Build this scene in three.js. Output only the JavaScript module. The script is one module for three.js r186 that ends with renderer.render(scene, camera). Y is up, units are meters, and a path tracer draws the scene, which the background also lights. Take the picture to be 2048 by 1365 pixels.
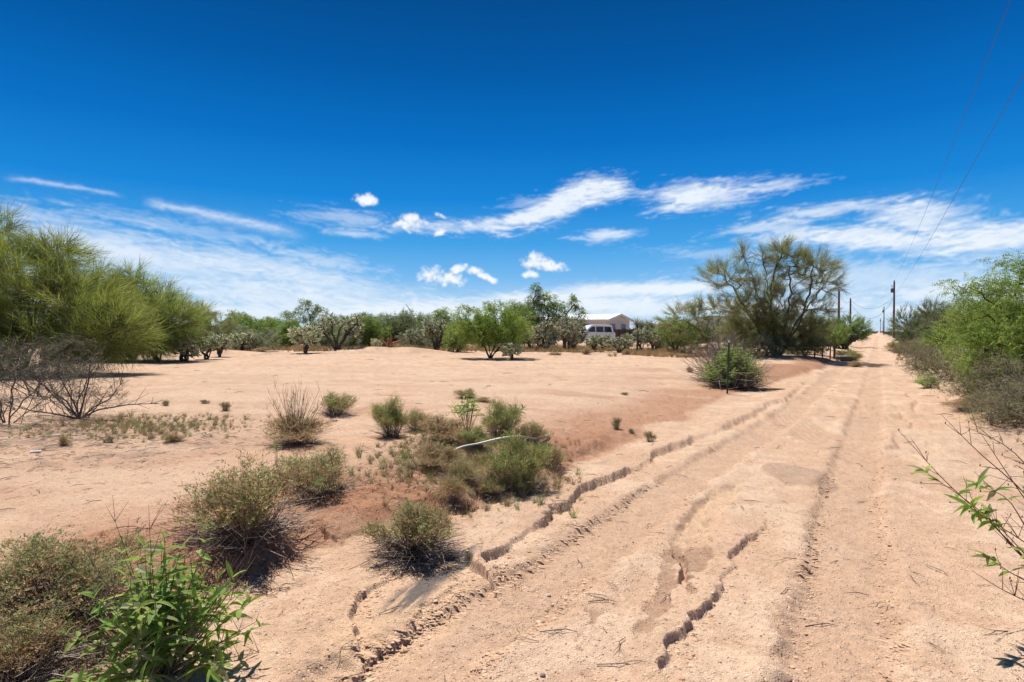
import * as THREE from 'three';
import { mergeGeometries } from 'three/addons/utils/BufferGeometryUtils.js';

// ---------------------------------------------------------------- camera, sky, sun, exposure
const scene = new THREE.Scene();
const camera = new THREE.PerspectiveCamera(58.44, 1024 / 682, 0.05, 9000);
camera.position.set(0, 1.6, 0);
camera.rotation.set(-0.01598, 0, 0);
const renderer = new THREE.WebGLRenderer();
renderer.toneMapping = THREE.LinearToneMapping;
renderer.toneMappingExposure = 1.5;
renderer.shadowMap.enabled = true;

const RAD = Math.PI / 180;
const sunDir = new THREE.Vector3(-0.21, 0.905, -0.365).normalize();
const sun = new THREE.DirectionalLight(new THREE.Color(1.0, 0.945, 0.86), 4.9);
sun.name = 'sun';
sun.position.copy(sunDir).multiplyScalar(150);
sun.castShadow = true;
sun.shadow.radius = 1;
sun.shadow.mapSize.set(4096, 4096);
Object.assign(sun.shadow.camera, { left: -70, right: 70, top: 70, bottom: -70, near: 1, far: 400 });
scene.add(sun, sun.target);

// ---------------------------------------------------------------- random numbers and noise
function rng(seed) { let a = seed >>> 0; return () => { a = (a + 0x6D2B79F5) | 0; let t = Math.imul(a ^ (a >>> 15), 1 | a); t = (t + Math.imul(t ^ (t >>> 7), 61 | t)) ^ t; return ((t ^ (t >>> 14)) >>> 0) / 4294967296; }; }
function hash(i, j, s) { let h = Math.imul(i, 374761393) + Math.imul(j, 668265263) + Math.imul(s, 974711); h = Math.imul(h ^ (h >>> 13), 1274126177); return ((h ^ (h >>> 16)) >>> 0) / 4294967296; }
function vn(x, y, s = 0) {
  const i = Math.floor(x), j = Math.floor(y); let u = x - i, v = y - j;
  u = u * u * (3 - 2 * u); v = v * v * (3 - 2 * v);
  const a = hash(i, j, s), b = hash(i + 1, j, s), c = hash(i, j + 1, s), d = hash(i + 1, j + 1, s);
  return a + (b - a) * u + (c - a) * v + (a - b - c + d) * u * v;
}
function fbm(x, y, o = 4, s = 0) { let t = 0, a = 0.5, n = 0; for (let k = 0; k < o; k++) { t += a * vn(x, y, s + k * 17); n += a; a *= 0.5; x = x * 2.03 + 1.7; y = y * 2.03 + 9.2; } return t / n; }
const clamp = (x, a = 0, b = 1) => (x < a ? a : x > b ? b : x);
const ss = (a, b, x) => { x = clamp((x - a) / (b - a)); return x * x * (3 - 2 * x); };
const mix = (a, b, t) => a + (b - a) * t;
const mix3 = (a, b, t) => [mix(a[0], b[0], t), mix(a[1], b[1], t), mix(a[2], b[2], t)];

// ---------------------------------------------------------------- the sky: air, cirrus and small cumulus, by azimuth and elevation in degrees
{
  const W = 4096, Hh = 2048, data = new Float32Array(W * Hh * 4);
  const air = [[-90, [0.30, 0.22, 0.15]], [-0.1, [0.40, 0.42, 0.44]], [0, [0.47, 0.63, 0.78]], [2, [0.34, 0.56, 0.78]], [5, [0.16, 0.43, 0.76]], [8, [0.055, 0.32, 0.70]], [12, [0.010, 0.212, 0.61]], [17, [0.003, 0.142, 0.485]], [23, [0.0015, 0.090, 0.335]], [30, [0.0015, 0.056, 0.215]], [45, [0.002, 0.05, 0.18]], [90, [0.002, 0.045, 0.165]]];
  const airAt = (e) => { for (let k = 1; k < air.length; k++) if (e <= air[k][0]) return mix3(air[k - 1][1], air[k][1], (e - air[k - 1][0]) / (air[k][0] - air[k - 1][0])); return air.at(-1)[1]; };
  // cirrus: az, el, half-width, half-height, tilt, density, streakiness
  const C = [
    [-14.9, 10.0, 4.6, 0.75, -3, 0.40, 1], [-14.6, 8.8, 2.4, 0.35, -6, 0.55, 0.7], [-9.5, 9.6, 4, 0.6, 2, 0.35, 1],
    [-5.5, 9.5, 3.2, 0.55, 2, 0.55, 0.9], [-1.8, 9.75, 3.2, 0.75, 8, 0.8, 0.8], [1.6, 10.6, 2.8, 0.95, 22, 0.95, 0.6], [4.4, 11.7, 2.9, 1.25, 26, 1.0, 0.5], [7.4, 12.8, 2.7, 1.15, 14, 1.0, 0.5], [9.4, 12.9, 1.7, 0.8, 0, 0.7, 0.8], [11.8, 12.5, 2.2, 0.35, -4, 0.4, 0.9],
    [1.5, 12.0, 2.5, 0.3, 6, 0.28, 1], [14.8, 12.2, 3.2, 1.0, 4, 0.68, 0.8], [17.6, 11.9, 4.2, 1.25, 6, 0.75, 0.8], [22.8, 12.3, 3.4, 0.5, 5, 0.5, 1], [14.5, 11.0, 2.4, 0.5, 0, 0.65, 0.8], [18, 13.1, 3, 0.35, -5, 0.3, 1],
    [8.9, 8.7, 2.5, 0.6, 2, 0.8, 0.6], [5.8, 8.5, 1.6, 0.2, -5, 0.35, 1],
    [27.2, 9.9, 4.4, 0.6, 2, 0.72, 0.8], [22.4, 8.9, 4.6, 0.55, 6, 0.6, 0.9], [24.5, 8.1, 4.2, 0.7, 4, 0.65, 0.8], [29.5, 7.7, 6, 0.8, -3, 0.85, 0.6], [34.2, 8.7, 3.9, 1.5, -8, 0.85, 0.6], [32.4, 6.9, 5.5, 0.75, -3, 0.85, 0.6], [39.5, 6.9, 6, 1.3, 2, 0.9, 0.6],
    [31, 4.2, 13, 1.5, 0, 0.5, 0.8], [39, 3.0, 10, 1.3, 0, 0.5, 0.8], [19, 6.8, 6, 0.6, -3, 0.3, 0.9],
    [-34, 6.6, 9, 1.3, -9, 0.55, 0.55], [-30, 5.4, 14, 2.2, -8, 0.5, 0.45], [-22, 5.6, 10, 1.3, -8, 0.5, 0.6], [-17, 6.4, 5, 0.7, -8, 0.42, 0.8], [-16, 4.0, 11, 1.3, -6, 0.42, 0.6], [-38, 8.5, 8, 0.8, -4, 0.3, 1], [-27, 8.3, 8, 0.8, -8, 0.3, 1], [-20, 3.0, 16, 1.2, -4, 0.5, 0.6], [-37, 3.6, 11, 1.4, -6, 0.42, 0.7],
    [-2, 2.6, 8, 0.9, 0, 0.6, 0.7], [9.5, 3.6, 8.2, 0.85, 1, 0.9, 0.35], [15, 3.9, 5, 0.6, 2, 0.85, 0.4], [4, 2.9, 6, 0.8, 0, 0.7, 0.5], [12, 2.3, 10, 0.9, 0, 0.75, 0.5], [24, 2.2, 10, 0.9, 0, 0.6, 0.5], [-6, 1.6, 14, 0.9, 0, 0.7, 0.5], [-26, 1.8, 14, 0.9, 0, 0.65, 0.5], [38, 1.6, 12, 0.9, 0, 0.6, 0.5], [-40, 2.5, 10, 1.0, 0, 0.6, 0.5], [60, 2, 16, 1, 0, 0.6, 0.5], [-62, 2, 16, 1, 0, 0.6, 0.5], [95, 2, 20, 1, 0, 0.6, 0.5], [-98, 2, 20, 1, 0, 0.6, 0.5], [135, 2, 20, 1, 0, 0.6, 0.5], [-138, 2, 20, 1, 0, 0.6, 0.5], [175, 2, 22, 1, 0, 0.6, 0.5], [-10, 2.0, 12, 0.8, 0, 0.55, 0.7],
    [-52, 7.5, 9, 1.4, -8, 0.65, 0.7], [-60, 4, 14, 1.3, -4, 0.55, 0.7], [54, 8, 8, 1.3, 3, 0.7, 0.7], [64, 5, 14, 1.4, 0, 0.6, 0.7],
  ];
  const R0 = rng(77);
  for (let k = 0; k < 42; k++) C.push([75 + R0() * 210, 3 + R0() * 9, 4 + R0() * 8, 0.5 + R0() * 0.9, -10 + R0() * 20, 0.35 + R0() * 0.5, 0.7]);
  // contrails: from, to, half-width, density
  const T = [[-39.4, 10.95, -32.6, 10.55, 0.17, 0.5], [-30.8, 10.25, -20.0, 8.75, 0.30, 0.6], [-28, 9.6, -18.6, 8.3, 0.5, 0.2]];
  // cumulus: az, el, half-width, half-height, tilt
  const Q = [[-13.5, 11.75, 0.95, 0.5, -4], [-9.2, 9.9, 1.15, 0.75, 0], [-10.2, 9.75, 0.8, 0.3, 8], [-6.8, 10.65, 0.6, 0.2, -20], [-6.8, 9.0, 0.5, 0.26, 25], [-7.4, 5.1, 1.25, 0.75, 0], [-5.9, 4.8, 1.6, 0.6, -4], [-5.0, 5.75, 0.75, 0.42, 20], [-3.6, 5.6, 0.75, 0.36, -10], [-2.3, 5.0, 0.95, 0.34, -22], [2.3, 6.45, 1.15, 0.72, 0], [3.6, 6.1, 1.45, 0.52, -8], [1.8, 5.25, 0.75, 0.35, 0], [47, 8, 1.2, 0.6, 0], [100, 9, 1.3, 0.7, 0], [-95, 8, 1.6, 0.8, 0], [170, 7, 1.5, 0.7, 0]];
  const wrap = (d) => ((d + 540) % 360) - 180;
  for (let j = 0; j < Hh; j++) {
    const el = (j + 0.5) / Hh * 180 - 90, base = airAt(el), ce = Math.cos(el * RAD);
    const cs = el > -1 && el < 17, lc = cs ? C.filter((c) => Math.abs(el - c[1]) < c[3] * 2 + c[2] * Math.abs(Math.sin(c[4] * RAD)) * 1.6 + 0.5) : [], lq = cs ? Q.filter((c) => Math.abs(el - c[1]) < c[3] * 2 + 0.5) : [];
    for (let i = 0; i < W; i++) {
      const at = (j * W + i) * 4; let r = base[0], g = base[1], b = base[2];
      if (cs) {
        const az = wrap((i + 0.5) / W * 360 - 180 + 90), su = az * ce;
        const w1 = fbm(su * 0.25 + 5, el * 0.6, 3, 5) - 0.5, w2 = fbm(su * 0.3, el * 0.7 + 40, 3, 9) - 0.5;
        let a = 0, n1 = -1, n2 = 0;
        for (const c of lc) {
          const dx = wrap(az - c[0]) * ce + w1 * 2.4; if (Math.abs(dx) > c[2] * 1.7) continue;
          const q = c[4] * RAD, dy = el - c[1] + w2 * 0.9, u = dx * Math.cos(q) + dy * Math.sin(q), v = -dx * Math.sin(q) + dy * Math.cos(q), rr = (u / c[2]) ** 2 + (v / c[3]) ** 2;
          if (rr > 2.6) continue;
          if (n1 < 0) { const fx = su + w2 * 3, fy = el - su * (az < 0 ? -0.10 : 0.10) + w1 * 0.9; n1 = fbm(fx * 0.55, fy * 3.2, 5, 21); n2 = fbm(fx * 1.6, fy * 7, 4, 31); }
          const f = Math.exp(-rr * 1.15);
          a = Math.max(a, a * 0.6 + c[5] * ss(-0.02, 1.4, f * 1.38 + (n1 - 0.5) * 1.05 * c[6] + (n2 - 0.5) * 1.0 * (0.3 + c[6]) - 0.06));
        }
        for (const c of T) {
          const L = Math.hypot(c[2] - c[0], c[3] - c[1]), u = ((az - c[0]) * (c[2] - c[0]) + (el - c[1]) * (c[3] - c[1])) / L;
          if (u < -1 || u > L + 1) continue;
          const v = (-(az - c[0]) * (c[3] - c[1]) + (el - c[1]) * (c[2] - c[0])) / L + Math.sin(u / L * 3.1) * -0.12 + (fbm(az * 1.5, el * 3, 3, 71) - 0.5) * 0.35;
          const f = Math.exp(-((v / c[4]) ** 2)) * ss(-0.6, 1.2, u) * (1 - ss(L - 1.5, L + 0.6, u));
          a = Math.max(a, a * 0.7 + c[5] * f * (0.45 + 0.8 * fbm(az * 3, el * 9, 3, 41)));
        }
        a = clamp(a + 0.16 * (1 - ss(0, 6, el)), 0, 0.97);
        r = mix(r, 0.74, a); g = mix(g, 0.80, a); b = mix(b, 0.87, a);
        let qa = 0, sh = 0;
        for (const c of lq) {
          const dx = wrap(az - c[0]) * ce; if (Math.abs(dx) > c[2] * 2.2) continue;
          const q = c[4] * RAD, dy = el - c[1], u = (dx * Math.cos(q) + dy * Math.sin(q)) / c[2], v = (-dx * Math.sin(q) + dy * Math.cos(q)) / c[3];
          const n = fbm(su * 1.9 + c[0], el * 2.1, 5, 51) + 0.45 * fbm(su * 6, el * 6, 4, 61), k = 1 - u * u - (v < 0 ? v * v * 1.3 : v * v * 0.8) + (n - 0.70) * 2.6;
          const al = ss(-0.5, 1.25, k); if (al > qa) { qa = al; sh = ss(-0.2, -1.0, v + (n - 0.65) * 1.8); }
        }
        r = mix(r, mix(0.86, 0.55, sh), qa * 0.95); g = mix(g, mix(0.87, 0.59, sh), qa * 0.95); b = mix(b, mix(0.90, 0.66, sh), qa * 0.95);
      }
      data[at] = r * 0.77; data[at + 1] = g * 0.77; data[at + 2] = b * 0.77; data[at + 3] = 1;
    }
  }
  // the columns run by atan2(z, x); straight ahead is -z
  const sky = new THREE.DataTexture(data, W, Hh, THREE.RGBAFormat, THREE.FloatType);
  sky.mapping = THREE.EquirectangularReflectionMapping; sky.magFilter = sky.minFilter = THREE.LinearFilter; sky.wrapS = THREE.RepeatWrapping; sky.needsUpdate = true;
  scene.background = sky; scene.environment = sky;
}

// ---------------------------------------------------------------- the lie of the land (metres; s runs along the road, t to its right)
const RS = 0.515, RC = 0.857;
const roadS = (x, z) => x * RS - z * RC, roadT = (x, z) => x * RC + z * RS;
function line(p, o = {}) { let L = 0; const seg = []; for (let k = 1; k < p.length; k++) { const dx = p[k][0] - p[k - 1][0], dz = p[k][1] - p[k - 1][1], l = Math.hypot(dx, dz); seg.push([p[k - 1][0], p[k - 1][1], dx / l, dz / l, l, L]); L += l; } const m = o.reach ?? 1; return { seg, L, x0: Math.min(...p.map((q) => q[0])) - m, x1: Math.max(...p.map((q) => q[0])) + m, z0: Math.min(...p.map((q) => q[1])) - m, z1: Math.max(...p.map((q) => q[1])) + m, p, ...o }; }
let LAT = 0, ALONG = 0;
function near(l, x, z) {   // sets LAT (left of travel is positive) and ALONG; false when out of reach
  if (x < l.x0 || x > l.x1 || z < l.z0 || z > l.z1) return false;
  let best = 1e9;
  for (const [ax, az, dx, dz, len, at] of l.seg) {
    const px = x - ax, pz = z - az, u = px * dx + pz * dz, uc = clamp(u, 0, len), d = Math.hypot(px - dx * uc, pz - dz * uc);
    if (d < best) { best = d; LAT = dx * pz - dz * px > 0 ? -d : d; ALONG = at + uc + (u > len ? Math.min(u - len, 0.5) : u < 0 ? Math.max(u, -0.5) : 0); }
  }
  return true;
}
const ledges = [
  line([[-0.36, -4.36], [-0.22, -4.01], [-0.01, -4.49], [0.30, -5.14], [0.54, -5.53], [0.73, -6.06], [1.03, -6.46], [1.30, -6.85], [1.52, -7.25], [1.70, -7.51], [1.95, -8.03], [2.26, -8.34], [2.61, -8.83], [3.00, -9.30], [3.68, -10.22], [4.47, -11.28], [5.63, -13.28], [6.22, -13.84], [7.4, -15.9], [9.5, -19.6]], { H: 0.062, W: 0.75 }),
  line([[-0.73, -2.94], [-0.81, -3.09], [-0.89, -3.38], [-0.91, -3.64], [-0.82, -3.78], [-0.77, -3.97], [-0.65, -4.20]], { H: 0.04, W: 0.5 }),
  line([[-0.95, -2.45], [-0.78, -2.8], [-0.59, -3.12], [-0.50, -3.36], [-0.48, -3.50], [-0.34, -3.75], [-0.22, -3.99]], { H: 0.026, W: 0.35 }),
  line([[0.70, -2.5], [0.76, -2.87], [0.80, -3.06], [0.97, -3.29], [1.14, -3.52], [1.45, -4.09], [1.75, -4.59], [2.01, -4.94], [2.24, -5.23]], { H: 0.036, W: 0.42 }),
  line([[4.9, -8.1], [5.3, -8.4], [5.9, -9.4], [6.3, -9.8]], { H: 0.03, W: 0.3 }),
];
const cracks = [line([[1.22, -4.47], [1.19, -4.2], [1.15, -4.02], [1.06, -3.63]], { H: 0.06, W: 0.035, reach: 0.3 }), line([[3.79, -6.01], [3.83, -5.71], [3.80, -5.5], [3.84, -5.36]], { H: 0.02, W: 0.03, reach: 0.3 }), line([[5.21, -8.03], [5.15, -7.7], [5.05, -7.39]], { H: 0.03, W: 0.04, reach: 0.3 }), line([[10.44, -16.0], [9.9, -15.2], [9.51, -14.25], [8.8, -13.3], [8.34, -12.59]], { H: 0.05, W: 0.07, reach: 0.4 }), line([[7.6, -11.9], [7.0, -10.6], [6.5, -9.9]], { H: 0.035, W: 0.05, reach: 0.4 })];
const damps = [line([[2.28, -6.34], [2.05, -6.0], [1.82, -5.74], [1.55, -5.3], [1.34, -4.89]], { W: 0.045 }), line([[1.46, -4.72], [1.34, -4.4], [1.20, -4.09]], { W: 0.085 }), line([[1.24, -4.6], [1.11, -4.21], [0.98, -3.85], [0.91, -3.62], [0.70, -3.19]], { W: 0.06 }), line([[1.58, -4.92], [1.80, -5.4]], { W: 0.03 }), line([[0.49, -3.45], [0.45, -3.3]], { W: 0.03 }), line([[0.36, -3.2], [0.33, -3.1]], { W: 0.035 }), line([[0.62, -3.4], [0.6, -3.32]], { W: 0.03 })];
const washes = line([[2.2, -6.2], [1.8, -5.5], [1.5, -4.95], [1.33, -4.6]], { W: 0.14 });
const chars = line([[-0.30, -4.40], [-0.45, -4.05], [-0.58, -3.70], [-0.72, -3.28]], { W: 0.12 });
const tracks = [
  line([[-1.6, -1.6], [-0.74, -2.62], [-0.33, -3.12], [0.24, -3.83], [1.31, -5.69], [2.82, -7.97], [4.71, -10.73], [7.22, -14.79], [13.63, -25.35], [40, -69.5], [120, -202]], { H: 0.035, W: 0.27, tread: 1, reach: 0.7 }),
  line([[0.4, -0.8], [1.52, -2.78], [2.00, -3.64], [2.79, -5.04], [3.82, -6.80], [5.73, -9.91], [9.86, -16.68], [20.38, -34.25], [41, -68.7], [121, -201.5]], { H: 0.035, W: 0.27, tread: 1, reach: 0.7 }),
  line([[5.6, -12.4], [5.28, -11.69], [4.86, -10.2], [4.66, -9.1], [4.60, -8.07], [4.55, -7.2], [4.6, -6.4], [4.79, -5.71], [5.3, -4.6]], { H: 0.02, W: 0.34, rib: 1, reach: 0.8 }),
  line([[-24, -21], [-14, -20.5], [-7, -21.5], [0, -21], [6, -18.6], [8.6, -17.2], [9.8, -17.6]], { H: 0.014, W: 0.2, reach: 0.6 }),
  line([[-24, -22.6], [-14, -22.1], [-7, -23.1], [0, -22.6], [6.6, -20], [9.2, -18.4], [10.6, -18.9]], { H: 0.014, W: 0.2, reach: 0.6 }),
  line([[-9, -14], [-4, -16.4], [1, -16.2], [4.8, -14.4], [6.2, -13.2]], { H: 0.012, W: 0.18, reach: 0.6 }),
];
const mounds = [[-7.8, -36.2, 3.2, 1.3, 0.32], [-5.6, -35.5, 2, 1, 0.15], [-16, -33, 4, 1.6, 0.22], [3.2, -11.6, 1.6, 0.7, 0.06], [13.8, -30.4, 4.5, 2.2, 0.2], [10.6, -23.2, 3.2, 1.3, 0.16], [-1.2, -4.6, 0.9, 0.8, 0.05]];
function bankEdge(s) { return -3.2 + 0.45 * ss(14, 20, s) + 0.85 * ss(20, 30, s) + (vn(s * 0.9, 3.1, 81) - 0.5) * 0.55 * (1 - 0.5 * ss(12, 20, s)) + (vn(s * 3.7, 8.8, 82) - 0.5) * 0.18; }
function land(x, z) {      // the broad shape
  const s = roadS(x, z), t = roadT(x, z), e = bankEdge(s), d = e - t;   // d > 0 up the bank
  const wide = 1.1 + 2.6 * ss(6.5, 11, s) * (1 - ss(17, 24, s)) + 0.5 * vn(s * 0.6, 1.3, 83), steep = 1 - 0.85 * ss(7, 11, s) * (1 - ss(15, 22, s));
  let h = 0.10 * steep * ss(0, 0.34, d) + (0.21 - 0.10 * steep) * ss(0, wide, d) + 0.17 * ss(2.5, 15, d);
  h += 0.22 * ss(1.15, 2.6, t + (vn(s * 0.7, 2, 84) - 0.5) * 0.5);
  for (const [mx, mz, rx, rz, mh] of mounds) { const q = ((x - mx) / rx) ** 2 + ((z - mz) / rz) ** 2; if (q < 4) h += mh * Math.exp(-q * 1.6); }
  h += (fbm(x * 0.16, z * 0.16, 2, 85) - 0.5) * 0.14 * ss(0.4, 3, d) + (fbm(x * 0.45, z * 0.45, 3, 86) - 0.5) * (0.05 + 0.05 * ss(0, 1, d));
  return h;
}
const SAND = [0.56, 0.382, 0.245], YARD = [0.56, 0.395, 0.26], NEARYARD = [0.525, 0.335, 0.205], CLAY = [0.37, 0.185, 0.095], TRACK = [0.505, 0.34, 0.218], CRUST = [0.61, 0.445, 0.30], DAMP = [0.27, 0.158, 0.092], CHAR = [0.105, 0.095, 0.09], SILT = [0.60, 0.415, 0.255], LITTER = [0.30, 0.215, 0.15];
let COL = [0, 0, 0];
function surface(x, z) {   // the height with all its detail; leaves the colour of the soil in COL
  const s = roadS(x, z), t = roadT(x, z), d = bankEdge(s) - t, r = Math.hypot(x, z);
  let h = land(x, z);
  const n1 = fbm(x * 1.3, z * 1.3, 4, 1), n2 = fbm(x * 6, z * 6, 3, 2), n3 = vn(x * 33, z * 33, 3), n4 = fbm(x * 0.35, z * 0.35, 3, 4);
  const fine = 1 - ss(9, 22, r);
  h += (n1 - 0.5) * 0.035 * (0.4 + 0.6 * fine) + (n2 - 0.5) * 0.022 * fine + (n3 - 0.5) * 0.008 * fine;
  // soil colour by kind of ground
  let c = mix3(SAND, CRUST, ss(0.42, 0.66, n1 + (n2 - 0.5) * 0.5));
  const yard = ss(0.5, 2.2, d + (n1 - 0.5) * 2), nearYard = yard * (1 - ss(7.5, 13, r + (n4 - 0.5) * 8));
  c = mix3(c, mix3(YARD, SAND, ss(0.4, 0.65, n4)), yard);
  c = mix3(c, NEARYARD, nearYard * (0.55 + 0.45 * ss(0.35, 0.6, n1)));
  const bankMask = ss(-0.12, 0.12, d + (n2 - 0.5) * 0.25) * (1 - ss(0.9, 2.0, d + (n1 - 0.5) * 1.3)) * (1 - 0.15 * ss(7, 11, s) * (1 - ss(15, 20, s))) * (1 - ss(34, 46, s));
  c = mix3(c, CLAY, bankMask * (0.7 + 0.3 * ss(0.35, 0.6, n2 * 0.5 + n1 * 0.5)));
  if (r < 40) c = mix3(c, CLAY, 0.5 * ss(0.60, 0.72, fbm(x * 0.8, z * 1.1, 4, 12)) * ss(0.3, 1.4, d) * (1 - ss(6, 9, d)) * (1 - ss(20, 40, r)));
  if (bankMask > 0.05 && r < 16) {   // crumbling, cracked clay
    const q = 3.2, wx = x * q + (vn(x * 5, z * 5, 14) - 0.5) * 1.3, wz = z * q + (vn(x * 5, z * 5, 15) - 0.5) * 1.3, ix = Math.floor(wx), iz = Math.floor(wz); let f1 = 9, f2 = 9, id = 0;
    for (let a = -1; a <= 1; a++) for (let b = -1; b <= 1; b++) { const qx = ix + a + hash(ix + a, iz + b, 16) - wx, qz = iz + b + hash(ix + a, iz + b, 17) - wz, D = qx * qx + qz * qz; if (D < f1) { f2 = f1; f1 = D; id = hash(ix + a, iz + b, 18); } else if (D < f2) f2 = D; }
    const edge = Math.sqrt(f2) - Math.sqrt(f1), on = ss(0.52, 0.62, vn(x * 2.2, z * 2.2, 19)) * bankMask;
    h += (id - 0.5) * 0.035 * on - 0.035 * on * (1 - ss(0.02, 0.10, edge)) + (n2 - 0.5) * 0.05 * bankMask;
  }
  for (const l of ledges) if (near(l, x, z)) {
    const ends = ss(-0.02, 0.12, ALONG) * (1 - ss(l.L - 0.2, l.L, ALONG)), jag = (vn(x * 6, z * 6, 6) - 0.5) * 0.11 + (vn(x * 17, z * 17, 5) - 0.5) * 0.05 * (1 - ss(4.5, 9, r)), v = LAT + jag * (Math.abs(LAT) < 0.3 ? 1 : 0), broken = 0.25 + 0.75 * ss(0.2, 0.6, vn(ALONG * 1.7, l.L, 8));
    const up = l.H * ends * (v > 0 ? broken * ss(0, 0.010 + 0.03 * vn(x * 11, z * 11, 13) ** 2 + 0.05 * ss(6, 13, r), v) * (1 - ss(0.02, l.W, v)) : 0);
    h += up; if (v < 0 && v > -0.16) h -= l.H * 0.28 * ends * (1 - ss(0.02, 0.16, -v));
    if (v > 0 && v < 0.22) c = mix3(c, SAND, 0.6 * ends);
  }
  for (const l of cracks) if (near(l, x, z)) { const v = Math.abs(LAT + (vn(x * 12, z * 12, 9) - 0.5) * 0.06); h -= l.H * (1 - ss(l.W * 0.35, l.W, v)) * ss(-0.05, 0.15, ALONG) * (1 - ss(l.L - 0.15, l.L + 0.02, ALONG)); }
  for (const l of tracks) if (near(l, x, z)) {
    const v = Math.abs(LAT) + (n2 - 0.5) * 0.10, inn = 1 - ss(l.W * 0.75, l.W * 1.15, v), endF = ss(-0.3, 1.2, ALONG), far = 1 - 0.4 * ss(20, 60, r);
    h -= l.H * inn * endF; h += 0.014 * Math.exp(-(((v - l.W * 1.3) / 0.08) ** 2)) * (0.2 + 1.3 * n2) * endF * fine;
    if (l.rib) h += 0.006 * Math.sin(LAT * 62) * inn * fine * endF;
    if (l.tread && r < 12) h += 0.006 * Math.sin(ALONG * 70 + Math.abs(LAT) * 26) * ss(0.10, 0.16, v) * (1 - ss(0.26, 0.36, v)) * ss(0.45, 0.6, vn(ALONG * 0.8, 2.2, 23));
    c = mix3(c, TRACK, inn * endF * (0.45 + 0.5 * n1) * (0.7 + 0.3 * far));
  }
  for (const l of damps) if (near(l, x, z)) { const v = Math.abs(LAT) + (n2 - 0.5) * 0.15 + (n3 - 0.5) * 0.02, on = (1 - ss(l.W * 0.8, l.W * 1.2, v)) * ss(-0.06, 0.05, ALONG) * (1 - ss(l.L - 0.02, l.L + 0.08, ALONG)); c = mix3(c, DAMP, on * 0.55); h -= 0.012 * on; }
  if (near(washes, x, z)) { const v = Math.abs(LAT) + (n2 - 0.5) * 0.12, on = (1 - ss(0.09, 0.15, v)) * ss(-0.1, 0.1, ALONG) * (1 - ss(washes.L - 0.1, washes.L + 0.1, ALONG)); c = mix3(c, SILT, on * 0.8); h -= 0.02 * on; }
  { const bx = (x + 0.62) / 0.34, bz = (z + 3.55) / 0.75, q = bx * bx + bz * bz + bx * bz * 0.7; if (q < 2) { const on = 1 - ss(0.55, 1.25, q + (n2 - 0.5) * 0.6); c = mix3(c, SILT, on * 0.9); h -= 0.012 * on; } }
  if (near(chars, x, z)) { const v = Math.abs(LAT) + (n2 - 0.5) * 0.11, st = fbm(LAT * 46, ALONG * 3.2, 3, 25), on = (1 - ss(0.05, 0.16, v)) * ss(-0.05, 0.12, ALONG) * (1 - ss(chars.L - 0.35, chars.L, ALONG)); c = mix3(c, CHAR, on * ss(0.36, 0.56, st + 0.14 * (1 - ALONG / chars.L)) * 0.92); }
  { const q = Math.hypot((x - 3.15) / 0.33, (z + 6.75) / 0.62) + (n2 - 0.5) * 0.25; if (q < 1.2) { const on = 1 - ss(0.9, 1.02, q); c = mix3(c, [0.40, 0.275, 0.182], on * 0.75); h += 0.02 * on; } }
  { // churned sand beyond the fork, and disturbed sand by the right-hand verge
    const q1 = Math.hypot((x - 7.6) / 1.5, (z + 12.9) / 2.8), q2 = Math.hypot((x - 12.5) / 1.2, (z + 21) / 4), q3 = Math.hypot((x - 6.2) / 1.6, (z + 8.6) / 1.4), on = Math.max(1 - ss(0.6, 1.1, q1 + (n1 - 0.5)), (1 - ss(0.6, 1.1, q2 + (n1 - 0.5))) * 0.7, (1 - ss(0.5, 1.1, q3 + (n1 - 0.5))) * 0.7);
    if (on > 0) { h += on * ((fbm(x * 3, z * 2.2, 3, 27) - 0.5) * 0.16 + (n2 - 0.5) * 0.05); c = mix3(c, TRACK, on * 0.5 * ss(0.4, 0.6, n2)); } }
  { // twig and leaf litter round the thorn bushes and in the shrub patches
    const q = Math.hypot((x + 5.6) / 2.6, (z + 7.7) / 2.2), l1 = (1 - ss(0.5, 1.25, q + (n1 - 0.5) * 0.8)) * ss(0.42, 0.62, n2 * 0.6 + n1 * 0.4), m2 = (1 - ss(0.5, 1.2, Math.hypot((x + 0.45) / 1.2, (z + 6.7) / 1.7) + (n1 - 0.5))) * ss(0.4, 0.6, n2), m3 = (1 - ss(0.5, 1.2, Math.hypot((x + 2.3) / 0.8, (z + 2.9) / 0.8) + (n1 - 0.5))) * ss(0.35, 0.55, n2), m4 = ss(28, 36, r) * ss(5, 12, d) * ss(0.42, 0.6, n1);
    c = mix3(c, LITTER, clamp(l1 * 0.8 + m2 * 0.6 + m3 * 0.7 + m4 * 0.6, 0, 0.85)); }
  if (t > 1.0) c = mix3(c, LITTER, 0.6 * ss(1.0, 2.4, t + (n1 - 0.5) * 1.4) * ss(0.4, 0.62, n2 * 0.5 + n1 * 0.5));
  if (r > 60) { const f = ss(60, 200, r) * ss(1.2, 6, Math.abs(t + 0.7)); c = mix3(c, [0.16, 0.15, 0.075], f * 0.85); h += f * (fbm(x * 0.02, z * 0.02, 2, 33) - 0.5) * 1.2 * ss(150, 500, r); }
  if (yard > 0.1 && r < 60) { const pt = fbm(x * 0.9 + 7, z * 2.1, 4, 66); c = mix3(c, TRACK, 0.5 * yard * ss(0.54, 0.66, pt)); c = mix3(c, CRUST, 0.5 * yard * ss(0.46, 0.36, pt)); }
  const g = 0.90 + 0.2 * n3 * fine + 0.10 * (1 - fine) * n2 * 2 + (n2 - 0.5) * 0.14;
  COL = [c[0] * g, c[1] * g, c[2] * g];
  return h;
}
const groundAt = (x, z) => surface(x, z);

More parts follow.
